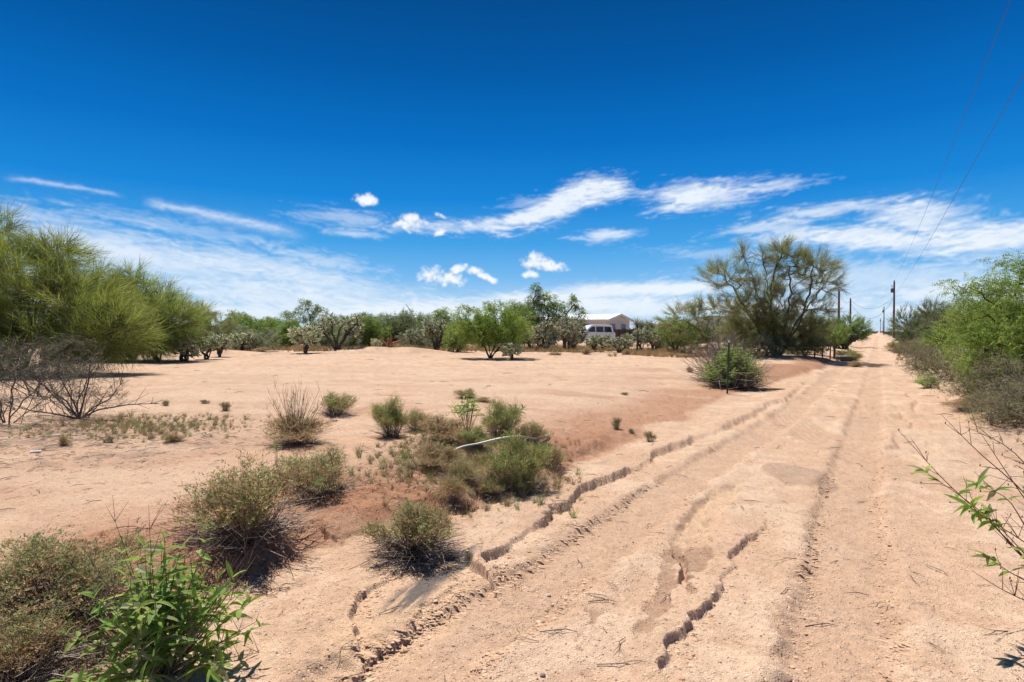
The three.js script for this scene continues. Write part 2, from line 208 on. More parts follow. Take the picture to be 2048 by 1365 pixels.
// ---------------------------------------------------------------- soil textures: coarse sand with small stones, 1 m to a repeat
function grain(size, fn, srgb) { const d = new Uint8Array(size * size * 4); for (let j = 0; j < size; j++) for (let i = 0; i < size; i++) { const v = fn(i, j), o = (j * size + i) * 4; d[o] = v[0]; d[o + 1] = v[1]; d[o + 2] = v[2]; d[o + 3] = 255; } const t = new THREE.DataTexture(d, size, size); t.wrapS = t.wrapT = THREE.RepeatWrapping; t.magFilter = t.minFilter = THREE.LinearFilter; if (srgb) t.colorSpace = THREE.SRGBColorSpace; t.needsUpdate = true; return t; }
const N = 1024, hb = new Float32Array(N * N), tint = new Float32Array(N * N);
{
  const R = rng(5); for (let k = 0; k < N * N; k++) { hb[k] = R() * 0.25; tint[k] = (R() - 0.5) * 0.10; }
  for (let k = 0; k < 26000; k++) {
    const big = R() < 0.06, rad = big ? 3 + R() * 5 : 1 + R() * 2.2, cx = R() * N, cy = R() * N, ti = (R() - 0.5) * (big ? 0.7 : 0.5), hgt = 0.25 + rad * 0.10;
    for (let j = -Math.ceil(rad); j <= rad; j++) for (let i = -Math.ceil(rad); i <= rad; i++) { const q = (i * i + j * j) / (rad * rad); if (q > 1) continue; const o = ((Math.floor(cy + j) + N) % N) * N + ((Math.floor(cx + i) + N) % N), v = hgt * Math.sqrt(1 - q); if (v > hb[o]) { hb[o] = v; tint[o] = ti; } }
  }
}
const sandMap = grain(N, (i, j) => { const v = tint[j * N + i], b = 212 * (1 + v * 0.5); return [clamp(b, 0, 255), clamp(b * (1 + v * 0.03), 0, 255), clamp(b * (1 + v * 0.06), 0, 255)]; }, true);
const sandBump = grain(N, (i, j) => { const v = clamp(hb[j * N + i], 0, 1) * 255; return [v, v, v]; });
const soil = new THREE.MeshStandardMaterial({ name: 'soil', vertexColors: true, roughness: 0.97, map: sandMap, bumpMap: sandBump, bumpScale: 0.008 });
soil.color.setRGB(1.27, 1.215, 1.24);

// ---------------------------------------------------------------- the ground and the dirt road: one sheet of land, divided along the verges
{
  const th = []; for (let a = -180; a < -52; a += 2) th.push(a); for (let a = -52; a < 52; a += 0.115) th.push(a); for (let a = 52; a <= 180; a += 2) th.push(a); if (th.at(-1) < 180) th.push(180);
  const rr = [0.02, 0.4, 0.8, 1.2, 1.5, 1.8]; for (let r = 2.0; r < 4200;) { rr.push(r); r += r < 60 ? Math.max(0.0095, r * r / 1150) : r * 0.06; }
  const nT = th.length, nR = rr.length, pos = new Float32Array(nT * nR * 3), col = new Float32Array(nT * nR * 3), uv = new Float32Array(nT * nR * 2);
  for (let j = 0; j < nR; j++) for (let i = 0; i < nT; i++) {
    const k = j * nT + i, x = Math.sin(th[i] * RAD) * rr[j], z = -Math.cos(th[i] * RAD) * rr[j];
    pos[k * 3] = x; pos[k * 3 + 1] = surface(x, z); pos[k * 3 + 2] = z; col.set(COL, k * 3); uv[k * 2] = x; uv[k * 2 + 1] = z;
  }
  const parts = { ground: [], dirt_road: [] };
  const isRoad = (k) => { const x = pos[k * 3], z = pos[k * 3 + 2], s = roadS(x, z), t = roadT(x, z); return t > bankEdge(s) && t < 1.35 + (vn(s * 0.8, 4.4, 91) - 0.5) * 0.6 && s > -60 && s < 900; };
  for (let j = 0; j < nR - 1; j++) for (let i = 0; i < nT - 1; i++) { const a = j * nT + i, b = a + 1, c = a + nT, d = c + 1; (isRoad(a) ? parts.dirt_road : parts.ground).push(a, c, b, b, c, d); }
  const whole = new THREE.BufferGeometry(); whole.setAttribute('position', new THREE.BufferAttribute(pos, 3)); whole.setIndex([]); 
  const idx = new Uint32Array(parts.ground.length + parts.dirt_road.length); idx.set(parts.ground); idx.set(parts.dirt_road, parts.ground.length); whole.setIndex(new THREE.BufferAttribute(idx, 1)); whole.computeVertexNormals();
  const nor = whole.attributes.normal.array;
  for (const [name, list] of Object.entries(parts)) {
    const map = new Int32Array(nT * nR).fill(-1), keep = []; const ix = new Uint32Array(list.length);
    for (let k = 0; k < list.length; k++) { const v = list[k]; if (map[v] < 0) { map[v] = keep.length; keep.push(v); } ix[k] = map[v]; }
    const P = new Float32Array(keep.length * 3), Nn = new Float32Array(keep.length * 3), Cc = new Float32Array(keep.length * 3), U = new Float32Array(keep.length * 2);
    keep.forEach((v, k) => { for (let q = 0; q < 3; q++) { P[k * 3 + q] = pos[v * 3 + q]; Nn[k * 3 + q] = nor[v * 3 + q]; Cc[k * 3 + q] = col[v * 3 + q]; } U[k * 2] = uv[v * 2]; U[k * 2 + 1] = uv[v * 2 + 1]; });
    const g = new THREE.BufferGeometry(); g.setAttribute('position', new THREE.BufferAttribute(P, 3)); g.setAttribute('normal', new THREE.BufferAttribute(Nn, 3)); g.setAttribute('color', new THREE.BufferAttribute(Cc, 3)); g.setAttribute('uv', new THREE.BufferAttribute(U, 2)); g.setIndex(new THREE.BufferAttribute(ix, 1));
    const m = new THREE.Mesh(g, soil); m.name = name; m.receiveShadow = m.castShadow = true; m.userData = { kind: 'structure', category: name === 'ground' ? 'ground' : 'dirt road', label: name === 'ground' ? 'bare tan desert ground with a crumbling clay bank' : 'rutted sandy dirt road with tyre tracks and washed-out ledges' };
    scene.add(m);
  }
}
console.log('ground done');
// ---------------------------------------------------------------- mesh building
const V = (x, y, z) => new THREE.Vector3(x, y, z);
const UPV = V(0, 1, 0);
class MB {
  constructor() { this.p = []; this.c = []; this.i = []; }
  tri(a, b, c, col) { const k = this.p.length / 3; this.p.push(a.x, a.y, a.z, b.x, b.y, b.z, c.x, c.y, c.z); for (let q = 0; q < 3; q++) this.c.push(...col); this.i.push(k, k + 1, k + 2); }
  quad(a, b, c, d, col) { const k = this.p.length / 3; this.p.push(a.x, a.y, a.z, b.x, b.y, b.z, c.x, c.y, c.z, d.x, d.y, d.z); for (let q = 0; q < 4; q++) this.c.push(...col); this.i.push(k, k + 1, k + 2, k, k + 2, k + 3); }
  tube(pts, rads, n, col, cap = false) {
    const k0 = this.p.length / 3, m = pts.length; let u = null;
    for (let j = 0; j < m; j++) {
      const d = V().subVectors(pts[Math.min(j + 1, m - 1)], pts[Math.max(j - 1, 0)]); if (d.lengthSq() < 1e-12) d.set(0, 1, 0); d.normalize();
      if (!u) u = Math.abs(d.y) < 0.9 ? V().crossVectors(d, UPV) : V(1, 0, 0).cross(d); u.addScaledVector(d, -u.dot(d)).normalize(); const w = V().crossVectors(d, u);
      for (let q = 0; q < n; q++) { const a = q / n * Math.PI * 2, c = Math.cos(a) * rads[j], s = Math.sin(a) * rads[j]; this.p.push(pts[j].x + u.x * c + w.x * s, pts[j].y + u.y * c + w.y * s, pts[j].z + u.z * c + w.z * s); this.c.push(...(Array.isArray(col[0]) ? col[j] : col)); }
    }
    for (let j = 0; j < m - 1; j++) for (let q = 0; q < n; q++) { const a = k0 + j * n + q, b = k0 + j * n + (q + 1) % n; this.i.push(a, b, a + n, b, b + n, a + n); }
    if (cap) for (const [j, f] of [[0, 1], [m - 1, -1]]) { const k = this.p.length / 3; this.p.push(pts[j].x, pts[j].y, pts[j].z); this.c.push(...(Array.isArray(col[0]) ? col[j] : col)); for (let q = 0; q < n; q++) { const a = k0 + j * n + q, b = k0 + j * n + (q + 1) % n; f > 0 ? this.i.push(k, b, a) : this.i.push(k, a, b); } }
  }
  box(cx, cy, cz, w, h, d, col, turn = 0) {
    const c = Math.cos(turn), s = Math.sin(turn), P = (x, y, z) => V(cx + (x * c + z * s) * 0.5, cy + y * 0.5, cz + (-x * s + z * c) * 0.5);
    const v = [P(-w, -h, d), P(w, -h, d), P(w, h, d), P(-w, h, d), P(-w, -h, -d), P(w, -h, -d), P(w, h, -d), P(-w, h, -d)];
    for (const [a, b, e, f] of [[0, 1, 2, 3], [5, 4, 7, 6], [4, 0, 3, 7], [1, 5, 6, 2], [3, 2, 6, 7], [4, 5, 1, 0]]) this.quad(v[a], v[b], v[e], v[f], col);
  }
  geo() { const g = new THREE.BufferGeometry(); g.setAttribute('position', new THREE.Float32BufferAttribute(this.p, 3)); g.setAttribute('color', new THREE.Float32BufferAttribute(this.c, 3)); g.setIndex(this.i); g.computeVertexNormals(); return g; }
}
const tone = (c, k) => [c[0] * k, c[1] * k, c[2] * k];
const bark = new THREE.MeshStandardMaterial({ name: 'bark', vertexColors: true, roughness: 0.95 });
const leafy = new THREE.MeshPhysicalMaterial({ name: 'leaf', vertexColors: true, roughness: 0.85, transmission: 0.6, thickness: 0, side: THREE.DoubleSide, specularIntensity: 0.35 });
const straw = new THREE.MeshPhysicalMaterial({ name: 'straw', vertexColors: true, roughness: 0.95, transmission: 0.25, thickness: 0, side: THREE.DoubleSide, specularIntensity: 0.2 });
const cactusSkin = new THREE.MeshStandardMaterial({ name: 'cactus', vertexColors: true, roughness: 0.9 });
const used = {};
function numbered(n) { used[n] = (used[n] ?? -1) + 1; return used[n] ? n + '_' + String(used[n]).padStart(3, '0') : n; }
function mesh(name, g, m, parent, kind) { const o = new THREE.Mesh(g.isBufferGeometry ? g : g.geo(), m); o.name = name; o.castShadow = o.receiveShadow = true; if (kind) o.userData.kind = kind; parent.add(o); return o; }
function tag(o, label, category, group) { o.userData.label = label; o.userData.category = category; if (group) o.userData.group = group; return o; }
function proto(build) { const g = new THREE.Group(); build(g); return g; }
function put(p, name, label, category, group, x, z, turn = 0, sc = 1, sy = sc, sink = 0.02) {
  const o = p.clone(); o.name = numbered(name); scene.add(o);
  o.position.set(x, groundAt(x, z) - sink, z); o.rotation.y = turn; o.scale.set(sc, sy, sc); o.userData = {};
  return tag(o, label, category, group);
}
const rdir = (R) => { const z = R() * 2 - 1, a = R() * Math.PI * 2, q = Math.sqrt(1 - z * z); return V(q * Math.cos(a), z, q * Math.sin(a)); };

// ---------------------------------------------------------------- woody plants: limbs to each lobe of the crown, twigs from the nearest wood, foliage on the twigs
function grow(o) {   // lobes: x, y, z, rx, ry, rz, number of twigs; returns nodes
  const R = rng(o.seed), nodes = [{ p: V(0, 0, 0), k: -1 }], base = o.bases ?? [[0, 0]];
  const roots = base.map(([x, z], n) => { if (n === 0) { nodes[0].p.set(x, -0.05, z); return 0; } nodes.push({ p: V(x, -0.05, z), k: -1 }); return nodes.length - 1; });
  const step = o.step ?? 0.3;
  o.lobes.forEach((l, n) => {
    const c = V(l[0], l[1], l[2]); let from = roots[l[7] ?? n % roots.length];
    if (l[8] !== undefined) { let best = 1e9; nodes.forEach((q, k) => { const d = q.p.distanceTo(c) + (q.p.y < (o.fork ?? 0.3) ? 9 : 0); if (d < best) { best = d; from = k; } }); }
    const a = nodes[from].p.clone(), L = a.distanceTo(c), m = Math.max(2, Math.round(L / step)), bend = V((R() - 0.5), (R() * 0.6 + 0.1) * (o.rise ?? 1), (R() - 0.5)).multiplyScalar(L * 0.22); let k = from;
    for (let j = 1; j <= m; j++) { const u = j / m, q = a.clone().lerp(c, u).addScaledVector(bend, Math.sin(u * Math.PI)); q.x += (R() - 0.5) * step * (o.crook ?? 0.4); q.z += (R() - 0.5) * step * (o.crook ?? 0.4); q.y += (R() - 0.5) * step * (o.crook ?? 0.4) * 0.6; nodes.push({ p: q, k }); k = nodes.length - 1; }
  });
  const pts = [];
  for (const l of o.lobes) for (let j = 0; j < l[6]; j++) { const d = rdir(R), q = Math.cbrt(mix(o.hollow ?? 0.05, 1, R())) * (0.86 + 0.28 * R()); pts.push({ p: V(l[0] + d.x * l[3] * q, Math.max(o.floor ?? 0.08, l[1] + d.y * l[4] * q), l[2] + d.z * l[5] * q), c: V(l[0], l[1], l[2]) }); }
  let cand = pts.map((q) => { let best = 1e9, at = 0; nodes.forEach((n, k) => { const d = n.p.distanceToSquared(q.p); if (d < best) { best = d; at = k; } }); return { ...q, d: best }; }).sort((a, b) => a.d - b.d);
  for (const q of cand) {
    let best = 1e9, at = 0; for (let k = 0; k < nodes.length; k++) { const n = nodes[k]; const dx = n.p.x - q.p.x, dy = n.p.y - q.p.y, dz = n.p.z - q.p.z, d = dx * dx + dz * dz + dy * dy * (dy > 0 ? 2.4 : 0.8) + (n.p.y < (o.fork ?? 0.3) ? 0.6 : 0); if (d < best) { best = d; at = k; } }
    const a = nodes[at].p, L = a.distanceTo(q.p), m = Math.max(1, Math.round(L / step)); let k = at;
    for (let j = 1; j <= m; j++) { const u = j / m, w = a.clone().lerp(q.p, u); if (j < m) { w.x += (R() - 0.5) * step * 0.5; w.y += (R() - 0.2) * step * 0.4; w.z += (R() - 0.5) * step * 0.5; } nodes.push({ p: w, k, tip: j === m, c: q.c }); k = nodes.length - 1; }
  }
  nodes.forEach((n) => { n.w = n.tip ? 1 : 0; }); for (let k = nodes.length - 1; k > 0; k--) if (nodes[k].k >= 0) nodes[nodes[k].k].w += Math.max(nodes[k].w, 0.3);
  for (const n of nodes) n.r = Math.min((o.rTip ?? 0.004) * Math.pow(Math.max(n.w, 0.6), o.pipe ?? 0.46), o.rMax ?? 9);
  return { nodes, R };
}
function wood(nodes, mb, col, R, thick = 1) { for (const n of nodes) if (n.k >= 0) { const a = nodes[n.k], r = n.r * thick, ra = Math.min(a.r * thick, r * 1.8); mb.tube([a.p, n.p], [ra, r * 0.9], r > 0.03 ? 7 : r > 0.012 ? 5 : 3, tone(col, 0.75 + 0.5 * R())); } }
function blade(mb, a, d, len, w, col, R) { const q = rdir(R).cross(d).normalize().multiplyScalar(w * 0.5), e = a.clone().addScaledVector(d, len); mb.tri(V().subVectors(a, q), V().addVectors(a, q), e, col); }
function leaflet(mb, a, d, len, w, col, R) { const q = rdir(R).cross(d).normalize().multiplyScalar(w * 0.5), m = a.clone().addScaledVector(d, len * 0.45), e = a.clone().addScaledVector(d, len); mb.quad(a, V().addVectors(m, q), e, V().subVectors(m, q), col); }
const pick = (R, list) => list[Math.floor(R() * list.length)];
function broom(o) {       // palo verde: brushes of long fine green twigs
  return proto((g) => {
    const { nodes, R } = grow(o), t = new MB(), f = new MB(); wood(nodes, t, o.bark ?? [0.12, 0.115, 0.05], R);
    for (const n of nodes) if (n.tip) {
      const out = V().subVectors(n.p, nodes[n.k].p).normalize(), d0 = out.multiplyScalar(0.7).add(V().subVectors(n.p, n.c).normalize().multiplyScalar(0.6)).add(V(0, o.up ?? 0.35, 0)).normalize(), k0 = 0.72 + R() * 0.56, hue = pick(R, o.leaf);
      for (let j = 0; j < o.n; j++) { const d = d0.clone().addScaledVector(rdir(R), o.spread ?? 0.42).normalize(), s = n.p.clone().addScaledVector(d0, (R() - 0.6) * o.len * 0.7).addScaledVector(rdir(R), o.len * 0.12), L = o.len * (0.45 + 0.75 * R()), c = tone(hue, k0 * (0.75 + 0.5 * R())), mid = s.clone().addScaledVector(d, L * 0.55); blade(f, s, d, L, o.w, c, R); if (R() < 0.7) blade(f, mid, d.clone().addScaledVector(rdir(R), 0.5).normalize(), L * 0.5, o.w * 0.8, c, R); }
    }
    mesh('trunk', t, bark, g); mesh('crown', f, leafy, g, 'stuff');
  });
}
function feather(o) {     // mesquite: sprays of small paired leaflets on arching twigs
  return proto((g) => {
    const { nodes, R } = grow(o), t = new MB(), f = new MB(); wood(nodes, t, o.bark ?? [0.075, 0.06, 0.048], R);
    for (const n of nodes) if (n.tip) {
      const d0 = V().subVectors(n.p, nodes[n.k].p).normalize().multiplyScalar(0.6).add(V().subVectors(n.p, n.c).normalize().multiplyScalar(0.5)).add(V(0, o.up ?? 0.1, 0)).normalize(), k0 = 0.7 + R() * 0.6, hue = pick(R, o.leaf);
      for (let j = 0; j < o.n; j++) {
        const d = d0.clone().addScaledVector(rdir(R), o.spread ?? 0.7).normalize(), s = n.p.clone().addScaledVector(rdir(R), o.len * 0.55), L = o.len * (0.6 + 0.7 * R()), side = V().crossVectors(d, rdir(R)).normalize(), c = tone(hue, k0 * (0.75 + 0.5 * R()));
        for (let q = 0; q < o.pairs; q++) { const u = (q + 0.5) / o.pairs, at = s.clone().addScaledVector(d, u * L).add(V(0, -u * u * L * (o.droop ?? 0.25), 0)); for (const sg of [-1, 1]) leaflet(f, at, side.clone().multiplyScalar(sg).addScaledVector(d, 0.45).addScaledVector(rdir(R), 0.25).normalize(), o.ll * (0.7 + 0.6 * R()), o.lw, c, R); }
      }
    }
    mesh('trunk', t, bark, g); mesh('crown', f, leafy, g, 'stuff');
  });
}
function bare(o) {        // leafless thorny or dried brush
  return proto((g) => {
    const { nodes, R } = grow(o), t = new MB(), f = new MB(); wood(nodes, t, o.bark ?? [0.17, 0.15, 0.135], R);
    for (const n of nodes) if (n.tip) { const d0 = V().subVectors(n.p, nodes[n.k].p).normalize(), k0 = 0.65 + 0.7 * R(); for (let j = 0; j < o.n; j++) { const d = d0.clone().addScaledVector(rdir(R), o.spread ?? 0.7).normalize(); blade(f, n.p.clone().addScaledVector(rdir(R), o.len * 0.4), d, o.len * (0.4 + 0.8 * R()), o.w, tone(pick(R, o.leaf), k0 * (0.8 + 0.4 * R())), R); } }
    mesh('branches', t, bark, g); mesh('twigs', f, o.green ? leafy : bark, g, 'stuff');
  });
}
function low(o) {         // dry-country shrub: several leaning clumps of wiry stems, fine leaves above, straw and dead twigs within
  return proto((g) => {
    const R = rng(o.seed), st = new MB(), lf = new MB(), dd = new MB(), H = o.H, W = o.R, nc = o.clumps ?? 9, cl = [];
    for (let k = 0; k < nc; k++) { const a = k / nc * Math.PI * 2 + R(), e = k === 0 ? 0.1 : 0.35 + R() * 0.95, q = 0.55 + 0.65 * R(); cl.push([Math.sin(e) * Math.cos(a) * q, Math.cos(e * 0.9) * q, Math.sin(e) * Math.sin(a) * q, 0.6 + R()]); }
    for (let k = 0; k < o.n; k++) {
      const c = pick(R, cl), a = R() * Math.PI * 2, e = Math.pow(R(), 0.75) * (o.fan ?? 1.25), q = 0.66 + 0.4 * R(), own = R() < 0.12 ? 0.8 : 0.22 + 0.3 * R(), tip = V(mix(c[0], Math.sin(e) * Math.cos(a) * q, own) * W * 1.12, Math.max(0.03, mix(c[1], Math.cos(e * 0.96) * q, own) * H), mix(c[2], Math.sin(e) * Math.sin(a) * q, own) * W * 1.12), ba = Math.atan2(tip.z, tip.x), b = V(Math.cos(ba) * W * 0.22 * R(), -0.02, Math.sin(ba) * W * 0.22 * R()), m = b.clone().lerp(tip, 0.5).add(V((R() - 0.5) * W * 0.25, (R() - 0.3) * 0.14 * H, (R() - 0.5) * W * 0.25)), rad = o.stem * (0.7 + 0.6 * R()); m.y = Math.max(m.y, 0.015);
      st.tube([b, m, tip], [rad, rad * 0.75, rad * 0.35], 3, tone(pick(R, o.bark), 0.7 + 0.6 * R()));
      const hue = pick(R, o.leaf), dry = R() < o.dry * c[3], k0 = 0.7 + 0.6 * R(), d0 = V().subVectors(tip, m).normalize();
      for (let j = 0; j < o.twigs; j++) {
        const u = Math.pow(R(), 0.55), s = m.clone().lerp(tip, u), d = d0.clone().addScaledVector(rdir(R), 0.95).add(V(0, 0.2, 0)).normalize(), L = H * (0.08 + 0.15 * R()); blade(st, s, d, L, o.stem * 1.1, tone(pick(R, o.bark), 0.8 + 0.4 * R()), R);
        for (let w = 0; w < o.leaves; w++) { const at = s.clone().addScaledVector(d, L * (0.2 + 0.95 * R())).addScaledVector(rdir(R), o.ll * 0.5), old = dry ? R() < 0.8 : R() < 0.10 + (1 - u) * 0.25, c2 = old ? pick(R, o.straw) : hue; blade(lf, at, d.clone().addScaledVector(rdir(R), 0.9).add(V(0, 0.25, 0)).normalize(), o.ll * (0.6 + 0.8 * R()), o.lw, tone(c2, k0 * (0.7 + 0.6 * R())), R); }
      }
    }
    for (let k = 0; k < o.dead; k++) { const a = R() * Math.PI * 2, e = 0.6 + R() * 0.9, L = W * (0.4 + 0.75 * R()), b = V(Math.cos(a) * W * 0.3 * R(), 0.0, Math.sin(a) * W * 0.3 * R()), m = b.clone().add(V(Math.sin(e) * Math.cos(a) * L * 0.5, Math.cos(e) * L * 0.6 + 0.01, Math.sin(e) * Math.sin(a) * L * 0.5)), t = m.clone().add(V(Math.cos(a + (R() - 0.5) * 2.2) * L * 0.45, (R() - 0.5) * L * 0.5, Math.sin(a + (R() - 0.5) * 2.2) * L * 0.45)); t.y = Math.max(t.y, 0.015); dd.tube([b, m, t], [o.stem * 1.2, o.stem, o.stem * 0.4], 3, tone(pick(R, o.deadCol), 0.6 + 0.8 * R())); }
    mesh('stems', st, bark, g, 'stuff'); if (lf.i.length) mesh('foliage', lf, leafy, g, 'stuff'); if (dd.i.length) mesh('dead_twigs', dd, bark, g, 'stuff');
  });
}
// lance-shaped leaf, folded along its midrib and arched; four shapes and three greens are shared by all
function lanceGeo(len, wid, fold, arch, col) {
  const mb = new MB(), n = 5, mid = [], lo = [], hi = []; for (let k = 0; k <= n; k++) { const u = k / n, w = wid * Math.pow(Math.sin(Math.PI * Math.min(0.98, 0.06 + u * 0.94)), 0.8) * (1 - u * 0.25) * 0.5, y = -arch * len * u * u; mid.push(V(0, y, u * len)); lo.push(V(-w, y + w * fold, u * len)); hi.push(V(w, y + w * fold, u * len)); }
  for (let k = 0; k < n; k++) { mb.quad(lo[k], mid[k], mid[k + 1], lo[k + 1], tone(col, 0.96)); mb.quad(mid[k], hi[k], hi[k + 1], mid[k + 1], col); }
  return mb.geo();
}
const LEAVES = []; for (const c of [[0.24, 0.40, 0.06], [0.31, 0.45, 0.075], [0.19, 0.33, 0.055], [0.40, 0.48, 0.12], [0.34, 0.37, 0.17]]) for (const [l, w, f, a] of [[0.088, 0.030, 0.5, 0.25], [0.072, 0.027, 0.35, 0.5], [0.10, 0.027, 0.6, 0.1], [0.06, 0.022, 0.9, 0.7]]) LEAVES.push(lanceGeo(l, w, f, a, c));
const QZ = V(0, 0, 1);
function leafAt(parent, at, dir, sc, R, pool = LEAVES) {
  const o = mesh('leaf', pick(R, pool), leafy, parent); o.position.copy(at); const m = new THREE.Matrix4(), z = dir.clone().normalize(), x = V().crossVectors(UPV, z); if (x.lengthSq() < 1e-4) x.set(1, 0, 0); x.normalize(); m.makeBasis(x, V().crossVectors(z, x), z); o.quaternion.setFromRotationMatrix(m); o.rotateZ((R() - 0.5) * 1.2); o.scale.setScalar(sc); return o;
}
function lanceShrub(g, o) {     // stems with pairs of lance leaves; each leaf a part, or joined where too small to tell apart
  const R = rng(o.seed), st = new MB(), small = [];
  for (let k = 0; k < o.n; k++) {
    const a = R() * Math.PI * 2, e = Math.pow(R(), 0.7) * (o.fan ?? 1.0), dead = R() < (o.bareShare ?? 0), q = (0.7 + 0.34 * R()) * (dead ? 1.22 : 1), tip = V(Math.sin(e) * Math.cos(a) * o.R * q, Math.cos(e) * o.H * q, Math.sin(e) * Math.sin(a) * o.R * q), b = V((R() - 0.5) * o.R * 0.2, -0.02, (R() - 0.5) * o.R * 0.2), m = b.clone().lerp(tip, 0.5).add(V((R() - 0.5) * 0.06, 0.04, (R() - 0.5) * 0.06));
    const pts = []; for (let j = 0; j <= 5; j++) { const u = j / 5; pts.push(b.clone().multiplyScalar((1 - u) ** 2).addScaledVector(m, 2 * u * (1 - u)).addScaledVector(tip, u * u)); }
    st.tube(pts, [1, 0.9, 0.8, 0.65, 0.5, 0.35].map((r) => r * o.stem), 4, tone(o.bark, 0.7 + 0.6 * R()));
    if (dead) { for (let j = 0; j < 6; j++) { const s = pts[2 + Math.floor(R() * 4)]; st.tube([s, s.clone().add(V((R() - 0.5) * 0.12, 0.05 + R() * 0.1, (R() - 0.5) * 0.12))], [o.stem * 0.5, o.stem * 0.2], 3, tone(o.bark, 0.7 + 0.5 * R())); } continue; }
    const d0 = V().subVectors(pts[5], pts[4]).normalize(), sc = o.leaf * (0.8 + 0.4 * R());
    for (let j = 0; j < o.pairs; j++) {
      const u = 1 - j * (o.gap ?? 0.12), at = pts[0].clone().multiplyScalar((1 - u) ** 2).addScaledVector(m, 2 * u * (1 - u)).addScaledVector(tip, u * u), ph = a + j * 1.57 + R() * 0.4;
      for (const sg of [0, Math.PI]) { const d = V(Math.cos(ph + sg), j === 0 ? 0.75 : 0.15 - R() * 0.35, Math.sin(ph + sg)).addScaledVector(d0, j === 0 ? 0.8 : 0.25); const s = sc * (j === 0 ? 0.65 : 0.8 + 0.4 * R()); o.single && g.children.length < 290 ? leafAt(g, at, d, s, R) : small.push([at, d, s]); }
    }
  }
  mesh('stems', st, bark, g, 'stuff');
  if (small.length) { const tmp = new THREE.Group(), gs = small.map(([at, d, s]) => { const q = leafAt(tmp, at, d, s, R); q.updateMatrix(); return q.geometry.clone().applyMatrix4(q.matrix); }); mesh('foliage', mergeGeometries(gs), leafy, g, 'stuff'); }
}
function cholla(o) {      // woody trunk and limbs, clusters of stubby spiny joints
  return proto((g) => {
    const { nodes, R } = grow(o), t = new MB(), f = new MB();
    for (const n of nodes) if (n.k >= 0) { const a = nodes[n.k], r = Math.max(n.r, 0.018); t.tube([a.p, n.p], [Math.max(a.r, 0.018), r], 6, tone(o.bark ?? [0.10, 0.075, 0.055], 0.7 + 0.6 * R()), true); }
    for (const n of nodes) if (n.tip) {
      const d0 = V().subVectors(n.p, nodes[n.k].p).normalize().add(V(0, 0.5, 0)).normalize(), k0 = 0.75 + 0.5 * R();
      for (let j = 0; j < o.n; j++) {
        const d = d0.clone().addScaledVector(rdir(R), 0.95).normalize(), s = n.p.clone().addScaledVector(d, 0.01).addScaledVector(rdir(R), 0.05), L = o.len * (0.6 + 0.8 * R()), c = tone(pick(R, o.leaf), k0 * (0.8 + 0.4 * R())), r = o.jr * (0.8 + 0.4 * R());
        f.tube([s, s.clone().addScaledVector(d, L * 0.3), s.clone().addScaledVector(d, L * 0.75), s.clone().addScaledVector(d, L)], [r * 0.6, r, r, r * 0.45], 5, c, true);
        for (let q = 0; q < (o.spines ?? 6); q++) { const u = R(), e = rdir(R).addScaledVector(d, 0.3).normalize(); blade(f, s.clone().addScaledVector(d, u * L).addScaledVector(e, r * 0.7), e, r * (1.0 + R()), 0.008, tone(o.spine ?? [0.72, 0.67, 0.48], 0.7 + 0.5 * R()), R); }
      }
    }
    mesh('trunk', t, bark, g); mesh('joints', f, cactusSkin, g, 'stuff');
  });
}

// ---------------------------------------------------------------- trees
const GREENBARK = [0.13, 0.125, 0.055];
const PVL = [[0.28, 0.33, 0.055], [0.33, 0.365, 0.08], [0.23, 0.28, 0.055], [0.30, 0.335, 0.09], [0.20, 0.235, 0.06]], PVD = [[0.25, 0.275, 0.10], [0.29, 0.30, 0.115], [0.21, 0.245, 0.085], [0.31, 0.29, 0.14]];
const MQ = [[0.26, 0.35, 0.085], [0.22, 0.31, 0.075], [0.30, 0.37, 0.10]], MQD = [[0.21, 0.27, 0.10], [0.24, 0.30, 0.12], [0.18, 0.24, 0.09]], MQB = [[0.26, 0.36, 0.055], [0.22, 0.32, 0.05], [0.30, 0.38, 0.08]], GREY = [[0.27, 0.30, 0.17], [0.23, 0.26, 0.14], [0.31, 0.33, 0.21]];
const paloLeft = broom({ seed: 11, bark: GREENBARK, leaf: PVL, n: 26, len: 0.66, w: 0.0125, up: 0.05, spread: 0.5, hollow: 0.1, fork: 0.5, bases: [[-0.6, 0], [0.2, 0.3]], rTip: 0.0045,
  lobes: [[-2.2, 2.9, 0, 2.0, 1.35, 1.8, 227], [0.1, 2.7, 0.1, 1.7, 1.1, 1.6, 245], [1.8, 1.95, 0.5, 1.5, 1.0, 1.2, 227], [2.8, 1.1, 0.8, 1.2, 0.7, 1.0, 175], [-0.9, 1.3, 1.3, 1.9, 0.9, 1.0, 227], [1.2, 0.85, 1.3, 1.5, 0.6, 0.9, 175], [-0.65, 4.0, 0, 0.4, 0.6, 0.5, 35], [-1.6, 4.1, 0, 0.5, 0.5, 0.5, 35], [1.0, 3.45, 0, 0.7, 0.4, 0.5, 52], [-3.6, 2.0, 0.4, 1.6, 1.3, 1.3, 122], [-2.2, 0.8, 1.0, 1.6, 0.6, 0.8, 122]] });
put(paloLeft, 'palo_verde_tree', 'huge yellow-green palo verde spilling in at the left picture edge', 'tree', null, -14.7, -18.4, 0, 1.04);
